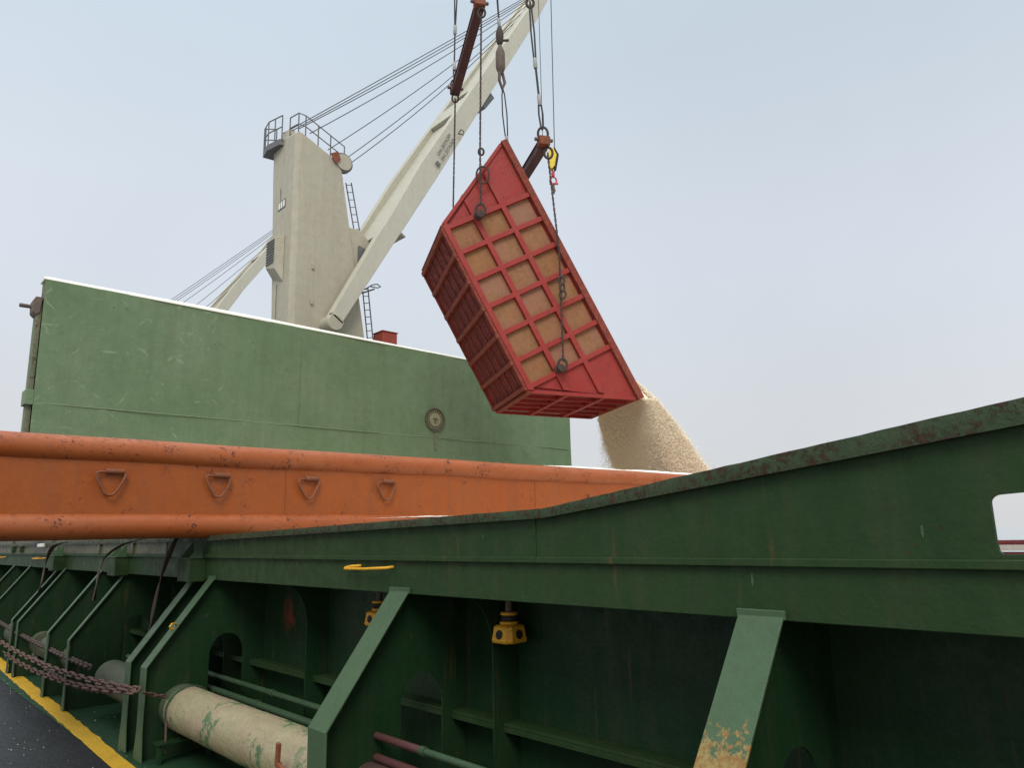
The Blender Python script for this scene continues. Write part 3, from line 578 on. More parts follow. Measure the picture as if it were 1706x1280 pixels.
for q in range(20):
    a = 2*math.pi*q/20+.1; r = .185; c = (bx+r*math.cos(a), bz+r*math.sin(a)); ww = random.uniform(.008, .016)
    bt.prism_y([(c[0]-ww, c[1]-.016), (c[0]+ww, c[1]-.016), (c[0]+ww*.6, c[1]+.016), (c[0]-ww*.6, c[1]+.016)], YG-.026, YG-.016)
sub(bt.build('badge_lettering', 'badge_l', None))
dr = MB().hexa([(bx+.02-.035, YG-.026, 3.45), (bx+.02+.03, YG-.026, 3.45), (bx+.02+.03, YG-.016, 3.45), (bx+.02-.035, YG-.016, 3.45), (bx-.03, YG-.026, bz-.26), (bx+.045, YG-.026, bz-.26), (bx+.045, YG-.016, bz-.26), (bx-.03, YG-.016, bz-.26)])
dr.build('drain_strip', 'lgreen_side', gc)

# ---------------------------------------------------------------- cranes
def crane(dx, dy, crease, right, tip, drop, label, detail=True, glabel='ship cranes'):
    T = lambda x, y, z: (x+dx, y+dy, z)
    t = thing('deck_crane', T(8.5, 16.6, 0), label, 'crane', glabel)
    D = lambda z: z-(drop if z > 9 else 0)
    # tower: faceted shaft as stacked rings
    rings = []
    for z in (0, 5.0, 6.65, 9.15, 11.0):
        k = (z-6.65)/(11.35-6.65); k = max(k, -.25)
        xr = 9.53+(8.71-9.53)*max(k, 0); xm = 8.15+(7.58-8.15)*max(k, 0) if z > 6 else 8.15; yl = 17.0+.32*max(k, 0)
        zr = D(z)
        rings.append([T(7.50, yl, zr), T(7.50, 16.10, zr), T(7.62, 16.0, zr), T(xm, 15.965, zr), T(xr, 16.0, zr), T(xr, yl, zr)])
    zt = [11.86, 11.60, 11.66, 11.62, 11.17, 11.3]
    rings.append([T(7.51, 17.33, D(zt[0])), T(7.50, 16.10, D(zt[1])), T(7.56, 16.0, D(zt[2])), T(7.66, 15.985, D(zt[3])), T(8.70, 16.0, D(zt[4])), T(8.70, 17.3, D(zt[5]))])
    vs = [p for r in rings for p in r]; n = 6; nr = len(rings)
    tm = MB().addm(vs, [(i*n+j, i*n+(j+1) % n, (i+1)*n+(j+1) % n, (i+1)*n+j) for i in range(nr-1) for j in range(n)]+[tuple(range(n)), tuple((nr-1)*n+j for j in range(n))])
    tm.build('tower', 'cream', t, bevel=.02, angle=12)
    MB().lathe([(1.35, 0), (1.35, 1.2), (1.15, 1.4), (1.15, 3.0)], T(8.5, 16.6, 0), (0, 0, 1), 28).build('pedestal', 'cream', t)
    # jib: two box legs joined by plates
    def leg(y0a, y0b, th):
        npt = len(crease); vs = []
        for i in range(npt):
            f = i/(npt-1); y = y0a+(y0b-y0a)*f; c, r = crease[i], right[i]
            vs += [T(c[0], y, c[1]), T(r[0], y, r[1]), T(r[0], y+th, r[1]), T(c[0], y+th, c[1])]
        fs = [(i*4+j, i*4+(j+1) % 4, (i+1)*4+(j+1) % 4, (i+1)*4+j) for i in range(npt-1) for j in range(4)]+[(0, 1, 2, 3), tuple(len(vs)-4+j for j in range(4))]
        return MB().addm(vs, fs)
    nl = leg(15.60, 15.72, .26).build('jib', 'cream_jib', t, bevel=.015, angle=20)
    fl = leg(17.42, 16.85, .26).build('jib', 'cream_jib', t, bevel=.015, angle=20)
    def at(e, f):
        f *= len(e)-1; i = min(int(f), len(e)-2); q = f-i; return (e[i][0]*(1-q)+e[i+1][0]*q, e[i][1]*(1-q)+e[i+1][1]*q)
    def pl(f0, f1, ca, cb, th, name, mat='cream_jib'):      # plate between the legs; ca..cb = depth from crease to right edge
        vs = []
        for f in (f0, f1):
            c = at(crease, f); r = at(right, f); y0 = 15.60+.12*f+.26; y1 = 17.42-.57*f
            for k in (ca, cb):
                x, z = c[0]+(r[0]-c[0])*k, c[1]+(r[1]-c[1])*k
                vs += [T(x, y0, z), T(x, y1, z)]
        a = vs; return MB().hexa([a[0], a[1], a[3], a[2], a[4], a[5], a[7], a[6]]).build(name, mat, t, bevel=.01)
    pl(.180, .232, 0.02, .8, 0, 'cross_beam'); pl(.232, .62, .25, .8, 0, 'jib_plate'); pl(.62, .66, .02, .8, 0, 'cross_beam'); pl(.69, 1.0, .22, .8, 0, 'jib_plate')
    c0, r0 = crease[0], right[0]; hx, hz = (c0[0]+r0[0])/2-.03, (c0[1]+r0[1])/2-.06
    MB().lathe([(.19, -.10), (.21, -.08), (.21, .34), (.19, .36)], T(hx, 15.62, hz), (0, 1, 0), 24).build('hinge', 'cream', t)
    MB().bar(T(c0[0]-.02, 15.57, c0[1]+.06), T(r0[0]+.05, 15.57, r0[1]+.04), .1, .06).build('hinge_bracket', 'cream', t, bevel=.01)
    for f in (.27, .66):
        r = at(right, f); r2 = at(right, f+.025); q = at(crease, f)
        nx1, nz1 = (r[0]-q[0]), (r[1]-q[1]); l_ = math.hypot(nx1, nz1); nx1 /= l_; nz1 /= l_
        MB().prism([T(r[0], 15.72, r[1]), T(r2[0], 15.72, r2[1]), T(r2[0]+nx1*.22, 15.78, r2[1]+nz1*.22), T(r[0]+nx1*.20, 15.78, r[1]+nz1*.20+.08)],
                   [T(r[0], 17.1, r[1]), T(r2[0], 17.1, r2[1]), T(r2[0]+nx1*.22, 17.0, r2[1]+nz1*.22), T(r[0]+nx1*.20, 17.0, r[1]+nz1*.20+.08)]).build('rope_guide', 'steel' if f > .5 else 'cream', t)
    # wires from tower top to the jib head
    st = [(7.55, 16.9, 11.98), (7.62, 16.6, 11.93), (7.70, 16.3, 11.90), (7.9, 16.1, 11.75), (8.62, 16.5, 11.72), (8.95, 16.2, 11.43), (9.0, 16.2, 11.25)]
    for i, s_ in enumerate(st):
        e = (tip[0]+.03*(i-3), 16.1+.08*i, tip[1]-.02*i); a = T(s_[0], s_[1], D(s_[2])); b = T(*e)
        MB().tube(sag(a, b, .03+.045*i, 14), .013 if not detail else .0125, 6).build('jib_wire', 'rope', t, angle=80)
    # top platform with railing, sheave
    z0 = D(11.45)
    pf = [(7.36, 17.66), (7.29, 17.25), (7.40, 16.75), (7.75, 16.6), (7.9, 17.6)]
    MB().prism([T(x, y, z0+.10) for x, y in pf], [T(x, y, z0+.26) for x, y in pf]).build('platform', 'steel', t)
    MB().hexa([T(7.5, 16.5, D(11.6)), T(7.9, 16.5, D(11.6)), T(7.9, 17.2, D(11.6)), T(7.5, 17.2, D(11.6)), T(7.58, 16.6, D(12.0)), T(7.72, 16.6, D(12.0)), T(7.72, 17.0, D(12.0)), T(7.58, 17.0, D(12.0))]).build('sheave_housing', 'cream', t, bevel=.01)
    rl = MB(); R_ = .016
    zb = lambda x: 11.66-.42*max(0, x-7.5)
    path = [(7.44, 16.72), (7.31, 17.25), (7.37, 17.64), (7.62, 17.45)]
    for h in (.34, .66): rl.tube([T(x, y, z0+.26+h) for x, y in path], R_, 6)
    for x, y in path+[(7.375, 17.0), (7.345, 17.5)]: rl.tube([T(x, y, z0+.2), T(x, y, z0+.26+.66)], R_, 6)
    p2 = [(7.55, 16.5), (7.60, 16.12), (7.75, 16.03), (8.1, 16.03), (8.45, 16.03), (8.85, 16.03)]
    for h in (.30, .60): rl.tube([T(x, y, D(zb(x))+h) for x, y in p2], R_, 6)
    for x, y in p2: rl.tube([T(x, y, D(zb(x))-.05), T(x, y, D(zb(x))+.60)], R_, 6)
    rl.build('railing', 'steel', t, angle=80)
    sx, sz = 8.82, D(11.22)
    MB().lathe([(.24, -.05), (.27, -.045), (.25, -.01), (.25, .03), (.27, .065), (.24, .07)], T(sx, 16.05, sz), (0, 1, 0), 28).build('rope_sheave', 'steel', t)
    MB().lathe([(.22, 0), (.22, .02)], T(sx, 15.965, sz), (0, 1, 0), 24).build('sheave_cheek', 'cream', t)
    MB().prism_y([(8.42+dx, sz+.10), (8.62+dx, sz+.22), (8.70+dx, sz+.02), (8.56+dx, sz-.14)], 15.93+dy, 15.96+dy).build('sheave_bracket', 'beam_end', t)
    if detail:
        lb = MB()      # louvre box on the left face
        hb = MB().prism([T(7.495, 16.43, 9.0), T(7.495, 17.02, 9.0), T(7.495, 17.02, 7.98), T(7.495, 16.43, 7.80)], [T(7.30, 16.52, 8.92), T(7.30, 17.02, 8.96), T(7.30, 17.02, 8.25), T(7.30, 16.52, 8.12)]).build('louvre_box', 'cream', t, bevel=.01)
        for i in range(9):
            z = 8.30+i*.07; lb.box(7.275+dx, 7.298+dx, 16.56, 16.98, z, z+.035)
        lb.build('louvre', 'steel', hb)
        for i in range(3): MB().box(7.484, 7.497, 16.50+i*.13, 16.58+i*.13, 9.80-.0*i, 9.97).build('number_mark', 'white', t)
        MB().box(7.490, 7.498, 16.46, 16.88, 9.77, 10.0).build('number_plate', 'steel', t)
        for z1_, z2_ in ((10.02, 10.35), (6.6, 7.8)): MB().tube([(7.482, 16.75, z1_), (7.482, 16.75, z2_)], .007, 5).build('conduit', 'steel', t)
        for z1_ in (8.1, 7.2): MB().box(8.0, 8.05, 15.92, 15.97, z1_, z1_+.13).build('lug', 'cream', t, bevel=.005)
        # winch housing between the legs
        MB().prism_y([(8.95, 9.52), (9.40, 9.50), (9.62, 9.30), (9.75, 9.02), (9.6, 8.6), (9.1, 8.3)], 16.05, 17.2).build('winch_housing', 'cream', t, bevel=.02)
        MB().prism_y([(9.32, 9.05), (9.70, 8.95), (9.55, 8.3), (9.3, 8.1)], 15.98, 16.05).build('winch_panel', 'steel', t)
        for (a, b, nm) in (((9.12, 16.4, 10.9), (9.62, 16.4, 8.6), 'ladder'), ((9.68, 16.4, 8.1), (9.86, 16.4, 6.7), 'ladder')):
            a = Vector(a); b = Vector(b); ld = MB(); off = Vector((.14, -.04, .03))
            ld.tube([a, b], .016, 6).tube([a+off, b+off], .016, 6)
            k = int((b-a).length/.2)
            for i in range(k+1):
                p = a.lerp(b, (i+.3)/(k+.6)); ld.tube([p, p+off], .011, 5)
            ld.build(nm, 'steel', t, angle=80)
        MB().tube([(8.75, 16.3, 11.0), (8.98, 16.3, 10.95), (8.80, 16.3, 10.85), (9.02, 16.3, 10.7), (8.85, 16.3, 10.6), (8.95, 16.3, 10.5), (8.92, 16.3, 10.2)], .010, 5).build('cable_coil', 'steel', t, angle=80)
        MB().tube([(9.68, 16.3, 8.02), (9.86, 16.2, 8.16), (9.98, 16.15, 8.19), (10.05, 16.1, 8.12), (9.96, 16.1, 8.07), (9.8, 16.2, 8.10)], .015, 6).bar((9.6, 16.3, 7.9), (9.9, 16.15, 8.04), .04, .03).build('lamp_bracket', 'steel', t)
        MB().tube([(12.30, 15.60, 13.16), (12.40, 15.5, 13.12), (12.42, 15.5, 13.24), (12.32, 15.5, 13.26), (12.30, 15.60, 13.16)], .02, 6).build('pad_eye', 'swivel', t)
        # load markings on the jib
        dvec = Vector((11.02-10.043, 0, 11.806-9.973)).normalized(); nv = Vector((0, -1, 0)); side = nv.cross(dvec)*-1
        side = dvec.cross(nv)
        for txt, org, sz_ in (('SWL 30T/4-24M', Vector((11.62, 15.612, 12.22)), .135), ('SWL 25T/4-26M', Vector((11.75, 15.612, 12.10)), .135), ('■', Vector((11.47, 15.612, 11.93)), .2)):
            if txt == '■':
                b0 = org; e1 = dvec*.15; e2 = dvec.cross(nv).normalized()*.16
                for kk in range(3):
                    q0 = b0+e2*0+dvec*.055*kk
                    MB().addm([q0, q0+e2, q0+e2+dvec*.035, q0+dvec*.035], [(0, 1, 2, 3)]).build('stencil_block', 'ink', t)
                continue
            cu = bpy.data.curves.new('load_marking', 'FONT'); cu.body = txt; cu.size = sz_; cu.extrude = .002
            tmp = bpy.data.objects.new('tmp', cu); sc.collection.objects.link(tmp)
            bpy.context.view_layer.update(); me = bpy.data.meshes.new_from_object(tmp.evaluated_get(bpy.context.evaluated_depsgraph_get())); bpy.data.objects.remove(tmp)
            upv = nv.cross(dvec).normalized(); mt = Matrix((dvec, upv, nv)).transposed().to_4x4(); mt.translation = org; me.transform(mt)
            me.materials.clear(); me.materials.append(M['ink']); o = bpy.data.objects.new('load_marking', me); sc.collection.objects.link(o); o.parent = t; o.matrix_parent_inverse = Matrix.Translation(-t.location)
    return t
crease = [(8.347, 6.901), (9.632, 9.290), (10.043, 9.973), (11.02, 11.806), (12.886, 14.871), (15.407, 18.957), (16.6, 20.9)]
right = [(8.62, 6.68), (10.12, 9.17), (10.499, 9.776), (11.60, 11.60), (13.40, 14.66), (15.95, 19.0), (17.05, 21.1)]
crane(0, 0, crease, right, (16.46, 20.49), 0, 'cream crane tower with long jib rising behind the green folded cover')
crease2 = [(10.6-.9, 8.9), (11.6, 11.45), (12.2, 12.40), (13.0, 13.75), (14.85, 16.45), (16.0, 18.4), (16.6, 19.4)]
crease2 = [(x-.9, z) for x, z in crease2]; right2 = [(x+.50, z-.12) for x, z in crease2]
crane(1.0, 18.4, crease2, right2, (16.2, 19.3), 1.25, 'far cream crane whose jib and wires show left of the main tower', detail=False)
# red box on a post behind the cover
t = thing('vent_post', (9.9, 17.9, 0), 'red painted box on a post peeking over the whitened top edge beside the tower', 'vent')
MB().box(10.0, 10.45, 15.9, 16.35, 6.42, 6.86).build('box_head', 'redbox', t, bevel=.02)
MB().box(9.98, 10.47, 15.88, 16.37, 6.862, 6.885).build('lid', 'redbox', t, bevel=.005)
MB().lathe([(.12, 0), (.12, 6.418)], (10.22, 16.1, 0)).build('post', 'redbox', t)

# ---------------------------------------------------------------- the tipped skip
SM = Matrix(((.413, -.789, .455), (-.202, .408, .890), (-.888, -.460, .009)))
c0, c1, c2 = (SM.col[i].copy() for i in range(3)); c0.normalize(); c1 = (c1-c0*c1.dot(c0)).normalized(); c2 = c0.cross(c1)
SM = Matrix((c0, c1, c2)).transposed(); SO = Vector((7.918, 8.742, 8.314))
LT, OFF, LB, H, W = 5.0, .989, 3.034, 1.727, 2.252
sk = thing('cargo_skip', SO, 'big red ribbed steel skip hanging tilted from chains and pouring rice', 'skip')
sk.rotation_euler = SM.to_euler(); sk['_local'] = 1
def slant(v): return OFF*v/H          # left slanted end: u at depth v
def uend(v): return LT-(LT-OFF-LB)*v/H
def plate(w0, w1, name, mat):
    return MB().prism([(0, 0, w0), (LT, 0, w0), (OFF+LB, H, w0), (OFF, H, w0)], [(0, 0, w1), (LT, 0, w1), (OFF+LB, H, w1), (OFF, H, w1)]).build(name, mat, sk)
o = plate(.085, .099, 'side_panel', 'skip'); o['label'] = 'red side plate with the ribs facing the deck'
plate(W-.099, W-.085, 'side_panel', 'skip')
MB().box(OFF+.01, OFF+LB-.01, H-.016, H, .101, W-.101).build('bottom_panel', 'skip_bot', sk)
MB().prism([(0.01, 0, .101), (OFF+.008, H-.02, .101), (OFF+.03, H-.02, .101), (.03, 0, .101)], [(0.01, 0, W-.101), (OFF+.008, H-.02, W-.101), (OFF+.03, H-.02, W-.101), (.03, 0, W-.101)]).build('end_panel', 'skip', sk)
MB().prism([(LT-.01, 0, .101), (OFF+LB-.008, H-.02, .101), (OFF+LB-.03, H-.02, .101), (LT-.03, 0, .101)], [(LT-.01, 0, W-.101), (OFF+LB-.008, H-.02, W-.101), (OFF+LB-.03, H-.02, W-.101), (LT-.03, 0, W-.101)]).build('end_panel', 'skip', sk)
# worn square plates between the ribs
nC = 6; pc = LB/nC
vR = [.07, .60, 1.14, H-.05]
for i in range(nC):
    for j in range(3):
        u0, u1 = OFF+pc*i, OFF+pc*(i+1)
        MB().box(u0+.03, u1-.03, vR[j]+.03, vR[j+1]-.03, .072, .0845).build('cell_plate', 'skip_cell', sk)
def ribs(w0, w1, sgn):
    for k, v in enumerate((.60, 1.14)):
        MB().hexa([(slant(v-.045)+.03, v-.045, w0), (uend(v-.045)-.03, v-.045, w0), (uend(v+.045)-.03, v+.045, w0), (slant(v+.045)+.03, v+.045, w0),
                   (slant(v-.045)+.03, v-.045, w1), (uend(v-.045)-.03, v-.045, w1), (uend(v+.045)-.03, v+.045, w1), (slant(v+.045)+.03, v+.045, w1)]).build('long_rib', 'skip', sk, bevel=.004)
    for i in range(nC+1):
        u = OFF+pc*i; uu = min(max(u, OFF+.03), OFF+LB-.03)
        MB().box(uu-.042, uu+.042, .055, H-.07, w0+(.003 if sgn > 0 else 0), w1-(0 if sgn > 0 else .003)).build('cross_rib', 'skip', sk, bevel=.004)
    MB().hexa([(OFF-.06, H-.085, w0), (OFF+LB+.06, H-.085, w0), (OFF+LB+.005, H+.006, w0), (OFF-.005, H+.006, w0), (OFF-.06, H-.085, w1), (OFF+LB+.06, H-.085, w1), (OFF+LB+.005, H+.006, w1), (OFF-.005, H+.006, w1)]).build('bottom_rail', 'skip', sk, bevel=.004)
    q0, q1 = (.0, 0) if sgn > 0 else (0, .0)
    for (ua, ub, s_) in ((0, OFF, 1), (LT, OFF+LB, -1)):
        tv = .05 if sgn > 0 else W-.064     # end triangles stand nearly flush with the ribs
        MB().prism([(ua+.01*s_, .06, tv), (ub+.02*s_, .06, tv), (ub+.02*s_, H-.08, tv)], [(ua+.01*s_, .06, tv+.014), (ub+.02*s_, .06, tv+.014), (ub+.02*s_, H-.08, tv+.014)]).build('end_triangle', 'skip', sk)
ribs(0, .084, 1); ribs(W-.084, W, -1)
# rusty rim
for w0, w1 in ((-.02, .09), (W-.09, W+.02)): MB().box(-.03, LT+.03, -.05, .065, w0, w1).build('rim', 'skip_rust', sk, bevel=.006)
for u0, u1 in ((-.03, .06), (LT-.06, LT+.03)): MB().box(u0, u1, -.048, .06, .091, W-.091).build('rim', 'skip_rust', sk, bevel=.006)
# bottom beams
for i in range(nC+1):
    u = OFF+pc*i; uu = min(max(u, OFF+.05), OFF+LB-.05); MB().box(uu-.035, uu+.035, H+.001, H+.07, .02, W-.02).build('bottom_beam', 'skip_rust', sk, bevel=.004)
for wv in (.38, .75, 1.12, 1.5, 1.87):
    MB().box(OFF+.09, OFF+LB-.09, H+.001, H+.022, wv-.012, wv+.012).build('bottom_strip', 'skip_rust', sk)
for wv in (.012, W-.062): MB().box(OFF-.0, OFF+LB, H+.0075, H+.055, wv, wv+.05).build('bottom_edge', 'skip_rust', sk, bevel=.004)
for i in range(nC-1):
    MB().box(OFF+pc*(i+1)-.04, OFF+pc*(i+1)+.04, H+.02, H+.078, -.004, .03).build('corner_bracket', 'skip_rust', sk, bevel=.003)
# end face ribs (visible lower end and the hidden upper one)
for (a, b, s_) in (((LT, 0), (OFF+LB, H), 1), ((0, 0), (OFF, H), -1)):
    nd = Vector((H, (LT-OFF-LB), 0)).normalized() if s_ > 0 else Vector((-H, OFF, 0)).normalized()
    A3 = Vector((a[0], a[1], 0)); B3 = Vector((b[0], b[1], 0)); dd = (B3-A3)
    for wv in (.04, .47, .90, 1.33, 1.76, W-.04):
        p = A3+dd*.04+Vector((0, 0, wv)); q = A3+dd*.97+Vector((0, 0, wv)); MB().bar(p+nd*.03, q+nd*.03, .035, .06, up=nd).build('end_rib', 'skip', sk, bevel=.003)
    for f in (.33, .66):
        p = A3+dd*f+nd*.034; MB().bar(p+Vector((0, 0, .03)), p+Vector((0, 0, W-.03)), .07, .067, up=nd).build('end_cross_rib', 'skip', sk, bevel=.003)
    p = B3-dd*.015+nd*.03; MB().bar(p+Vector((0, 0, .03)), p+Vector((0, 0, W-.03)), .09, .05, up=nd).build('end_sill', 'skip_rust', sk, bevel=.003)
# trunnion lugs
for wv, sg in ((-.0, -1), (W, 1)):
    for u in (1.04, 3.95):
        lg = MB().lathe([(.075, 0), (.075, .04), (.045, .045), (.045, .13), (.058, .135), (.058, .15), (.03, .155)], (u, 1.10, wv), (0, 0, sg), 20).build('trunnion', 'chain', sk)
# rice still inside: pile against the lower end and the low side, plus the stream
mb = MB(); vs = []; nu, nw = 26, 18
for i in range(nu):
    for j in range(nw):
        u = 2.2+(LT-.10-2.2)*i/(nu-1); wv = .105+(W-.21)*j/(nw-1); f = i/(nu-1)
        vs.append((min(u, LT-.03), max(.02, H*.9*(1-f)**.8+.02)+.01*random.random(), wv))
o = mb.addm(vs, [(i*nw+j, i*nw+j+1, (i+1)*nw+j+1, (i+1)*nw+j) for i in range(nu-1) for j in range(nw-1)]).build('rice_load', 'rice', None, angle=180)
tag(o, 'rice lying inside the tipped red skip', 'rice', kind='stuff'); o.matrix_world = Matrix.Translation(SO) @ SM.to_4x4()

# ---------------------------------------------------------------- falling rice
Dp = np.array([9.983, 7.73, 3.874]); Gp = np.array([11.008, 9.736, 3.894]); hd = np.array([.886, -.463, 0.])
def d_in(z): return float(np.interp(z, (0, .18, .6, .97, 1.45, 3.2), (.05, .10, .19, .31, .47, 1.0)))
def d_out(z): return float(np.interp(z, (-.48, -.21, .09, .4, .7, 1., 1.24, 1.6, 3.2), (-.22, .16, .40, .67, .89, 1.08, 1.24, 1.42, 2.0)))
def spt(s, z, k):      # s along the lip, z drop, k 0 inner .. 1 outer
    if z < .05: s = s+(.07+.86*s-s)*min(1, (.05-z)/.25)
    e = Dp+(Gp-Dp)*s; do = d_out(z); di = d_in(z) if z >= 0 else do-.12-(.20*(1+z/.48))
    return e+hd*(di*(1-k)+do*k)+np.array([0, 0, -z])
t_ = np.linspace(0, 2*math.pi, 4000, endpoint=False)
sg = lambda a, p: np.sign(a)*np.abs(a)**p
LS, LK = .5+.5*sg(np.cos(t_), .40), .5+.5*sg(np.sin(t_), .40)
arc = np.concatenate([[0], np.cumsum(np.hypot(np.diff(LS)*2.25, np.diff(LK)*.75))]); tot_ = arc[-1]
def lat(q): return np.interp(q*tot_, arc, LS), np.interp(q*tot_, arc, LK)
nl_, nz2 = 90, 90; vs = []
for i in range(nz2):
    z = -.44+3.5*i/(nz2-1)
    for q in range(nl_):
        a, b = lat(q/nl_); a = .5+(a-.5)*.975; b = .5+(b-.5)*.95
        p = spt(a, z, b)+hd*.02*math.sin(3*z+9*a)*max(0, z)*.6; vs.append(tuple(p))
fs = [(i*nl_+j, i*nl_+(j+1) % nl_, (i+1)*nl_+(j+1) % nl_, (i+1)*nl_+j) for i in range(nz2-1) for j in range(nl_)]+[tuple(range(nl_))]
G = 300000
q_ = rng.random(G); a_, b_ = lat(q_); z_ = -.46+2.6*rng.random(G); z_ = np.where((b_ < .5) & (z_ < .03), rng.uniform(.03, 2.1, G), z_)
far = rng.random(G) < .10; lf = a_ > .93
gr = np.abs(rng.normal(0, .010, G))*(.4+z_.clip(0))+np.where(far, rng.exponential(.020, G), 0)*(.2+z_.clip(0))+np.where(lf & (rng.random(G) < .5), rng.exponential(.045, G), 0)*(.1+z_.clip(0))
s_ = .5+(a_-.5)*(1+2*gr); k_ = .5+(b_-.5)*(1+3.2*np.minimum(gr, .12))
C = np.array([spt(a, b, c) for a, b, c in zip(s_, z_, k_)])
C += rng.normal(0, .008, C.shape)
sz = rng.uniform(.0032, .0066, G)
T4 = np.array([(1, 1, 1), (-1, -1, 1), (-1, 1, -1), (1, -1, -1)])*np.array([.8, .8, 1.2])
sgn4 = rng.choice([-1., 1.], (G, 1, 3)); V = (C[:, None, :]+T4[None]*sgn4*sz[:, None, None]).reshape(-1, 3)
core = np.array(vs); nb = len(core)
F = (np.array([(0, 1, 2), (0, 3, 1), (0, 2, 3), (1, 3, 2)])[None]+4*np.arange(G)[:, None, None]).reshape(-1, 3)
me = bpy.data.meshes.new('falling_rice'); me.from_pydata(vs, [], fs); me.materials.append(M['rice'])
me.polygons.foreach_set('use_smooth', [True]*len(me.polygons))
me2 = bpy.data.meshes.new('grains'); me2.vertices.add(len(V)); me2.vertices.foreach_set('co', V.ravel()); me2.loops.add(F.size); me2.loops.foreach_set('vertex_index', F.ravel().astype(np.int32))
me2.polygons.add(len(F)); me2.polygons.foreach_set('loop_start', np.arange(0, F.size, 3, dtype=np.int32)); me2.update(calc_edges=True)
bm = bmesh.new(); bm.from_mesh(me); bmesh.ops.recalc_face_normals(bm, faces=bm.faces); bm.from_mesh(me2); bm.to_mesh(me); bm.free()
fr_ = bpy.data.objects.new('falling_rice', me); sc.collection.objects.link(fr_)
tag(fr_, 'curtain of pale rice grains pouring off the lower lip of the skip', 'rice', kind='stuff')

# ---------------------------------------------------------------- rigging
def lp(u, v, wv): return SO+SM @ Vector((u, v, wv))
NL1, NL2, FL1, FL2 = lp(1.04, 1.10, -.11), lp(3.95, 1.10, -.11), lp(1.04, 1.10, W+.11), lp(3.95, 1.10, W+.11)
B1n, B1f = Vector((7.555, 8.93, 10.95)), Vector((8.52, 10.90, 10.60)); B2n, B2f = Vector((8.46, 8.33, 8.30)), Vector((9.50, 10.38, 8.34))
def spreader(a, b, label):
    t = thing('spreader_beam', (a+b)/2, label, 'beam', 'spreader beams above the skip')
    d_ = (b-a).normalized(); sd_ = d_.cross(Vector((0, 0, 1))).normalized(); u_ = sd_.cross(d_)
    MB().bar(a+d_*.05, b-d_*.02, .13, .15).build('beam_body', 'beam', t, bevel=.008)
    MB().bar(a+d_*.06-u_*.079, b-d_*.05-u_*.079, .165, .012).bar(a+d_*.06+u_*.079, b-d_*.05+u_*.079, .165, .012).build('flange', 'beam', t)
    for e, s2 in ((a, 1), (b, -1)):
        p = e+d_*.02*s2
        MB().bar(p-d_*.09*s2+u_*.03, p+d_*.09*s2+u_*.03, .20, .17).build('end_block', 'beam_end' if e is a else 'beam', t, bevel=.02)
        MB().lathe([(.032, -.16), (.032, .16), (.02, .17)], p+u_*.07, sd_, 12).build('shackle_pin', 'swivel', t)
    return t
spreader(B1n, B1f, 'rust brown spreader beam hanging in front of the crane jib')
spreader(B2n, B2f, 'rust brown spreader beam half hidden behind the skip near the yellow hook block')
def chn(path, label, pitch=.050, r=.0085, wd=.040, mat='chain'):
    tag(chain_mesh(path, pitch, r, wd, 6, 4, .5).build('lifting_chain', mat, angle=80), label, 'chain', 'chains carrying the skip')
off = Vector((0, 0, -.16)); vw = Vector((-.66, -.72, -.2))*.0
p1 = NL1+Vector((-.02, -.07, .08))
chn([B1n+off+Vector((.03, 0, 0)), Vector((p1.x, p1.y, 8.0)), p1], 'long dark chain from the upper beam end down to the left lug of the skip')
chn([B1f+off, Vector((FL1.x+.05, FL1.y, 8.6)), FL1+Vector((0, 0, .08))], 'leftmost chain dropping from the upper beam behind the top edge of the skip')
chn([B2n+off+Vector((.08, 0, 0)), B2n.lerp(NL2, .5)+Vector((.07, -.10, 0)), NL2+Vector((0, -.07, .08))], 'right chain hanging past the rim to the lower lug of the skip')
chn([B2f+off, FL2+Vector((0, 0, .08))], 'chain behind the skip from the second beam to the far lug')
# shackles and big rings where chains join
def ring(c, r, rr, ax, label, mat='chain', name='chain_ring'):
    ax = Vector(ax).normalized(); a = ax.cross(Vector((0, 0, 1))).normalized(); b = ax.cross(a); n = 18
    o = MB().tube([Vector(c)+a*math.cos(2*math.pi*i/n)*r*.72+b*math.sin(2*math.pi*i/n)*r for i in range(n)], rr, 8, True).build(name, mat, angle=80)
    tag(o, label, 'shackle', 'rings and shackles of the rigging')
vd = (-.62, -.75, -.1)
ring((7.51, 8.87, 7.60), .15, .016, vd, 'large oval ring at the slanted edge of the skip')
ring(B1n+Vector((.02, -.02, -.17)), .09, .02, vd, 'shackle under the near end of the upper beam')
ring(B1f+Vector((0, 0, -.15)), .09, .018, vd, 'shackle under the far end of the upper beam')
ring(B2n+Vector((.08, -.02, -.17)), .10, .022, vd, 'shackle under the near end of the lower beam')
ring(B1f+Vector((-.02, 0, .16)), .10, .016, vd, 'shackle above the far end of the upper beam')
ring(B2n+Vector((-.02, 0, .17)), .12, .022, vd, 'shackle above the near end of the lower beam')
ring(NL1+Vector((-.01, -.05, .04)), .11, .022, vd, 'tangled shackle on the left lug of the skip')
ring(NL2+Vector((0, -.05, .04)), .10, .022, vd, 'tangled shackle on the lower lug of the skip')
m3 = B2n.lerp(NL2, .66)+Vector((.045, -.12, 0))
for k in range(3): ring(m3+Vector((.01*k, 0, .12-.12*k)), .07, .018, (vd[0]+.5*(k % 2), vd[1], 0), 'thick joining link midway on the right chain, %s' % ('upper', 'middle', 'lower')[k])
m4 = NL1.lerp(B1n, .245)
ring(m4+Vector((0, -.05, .12)), .06, .018, vd, 'small joining shackle above the large oval ring')
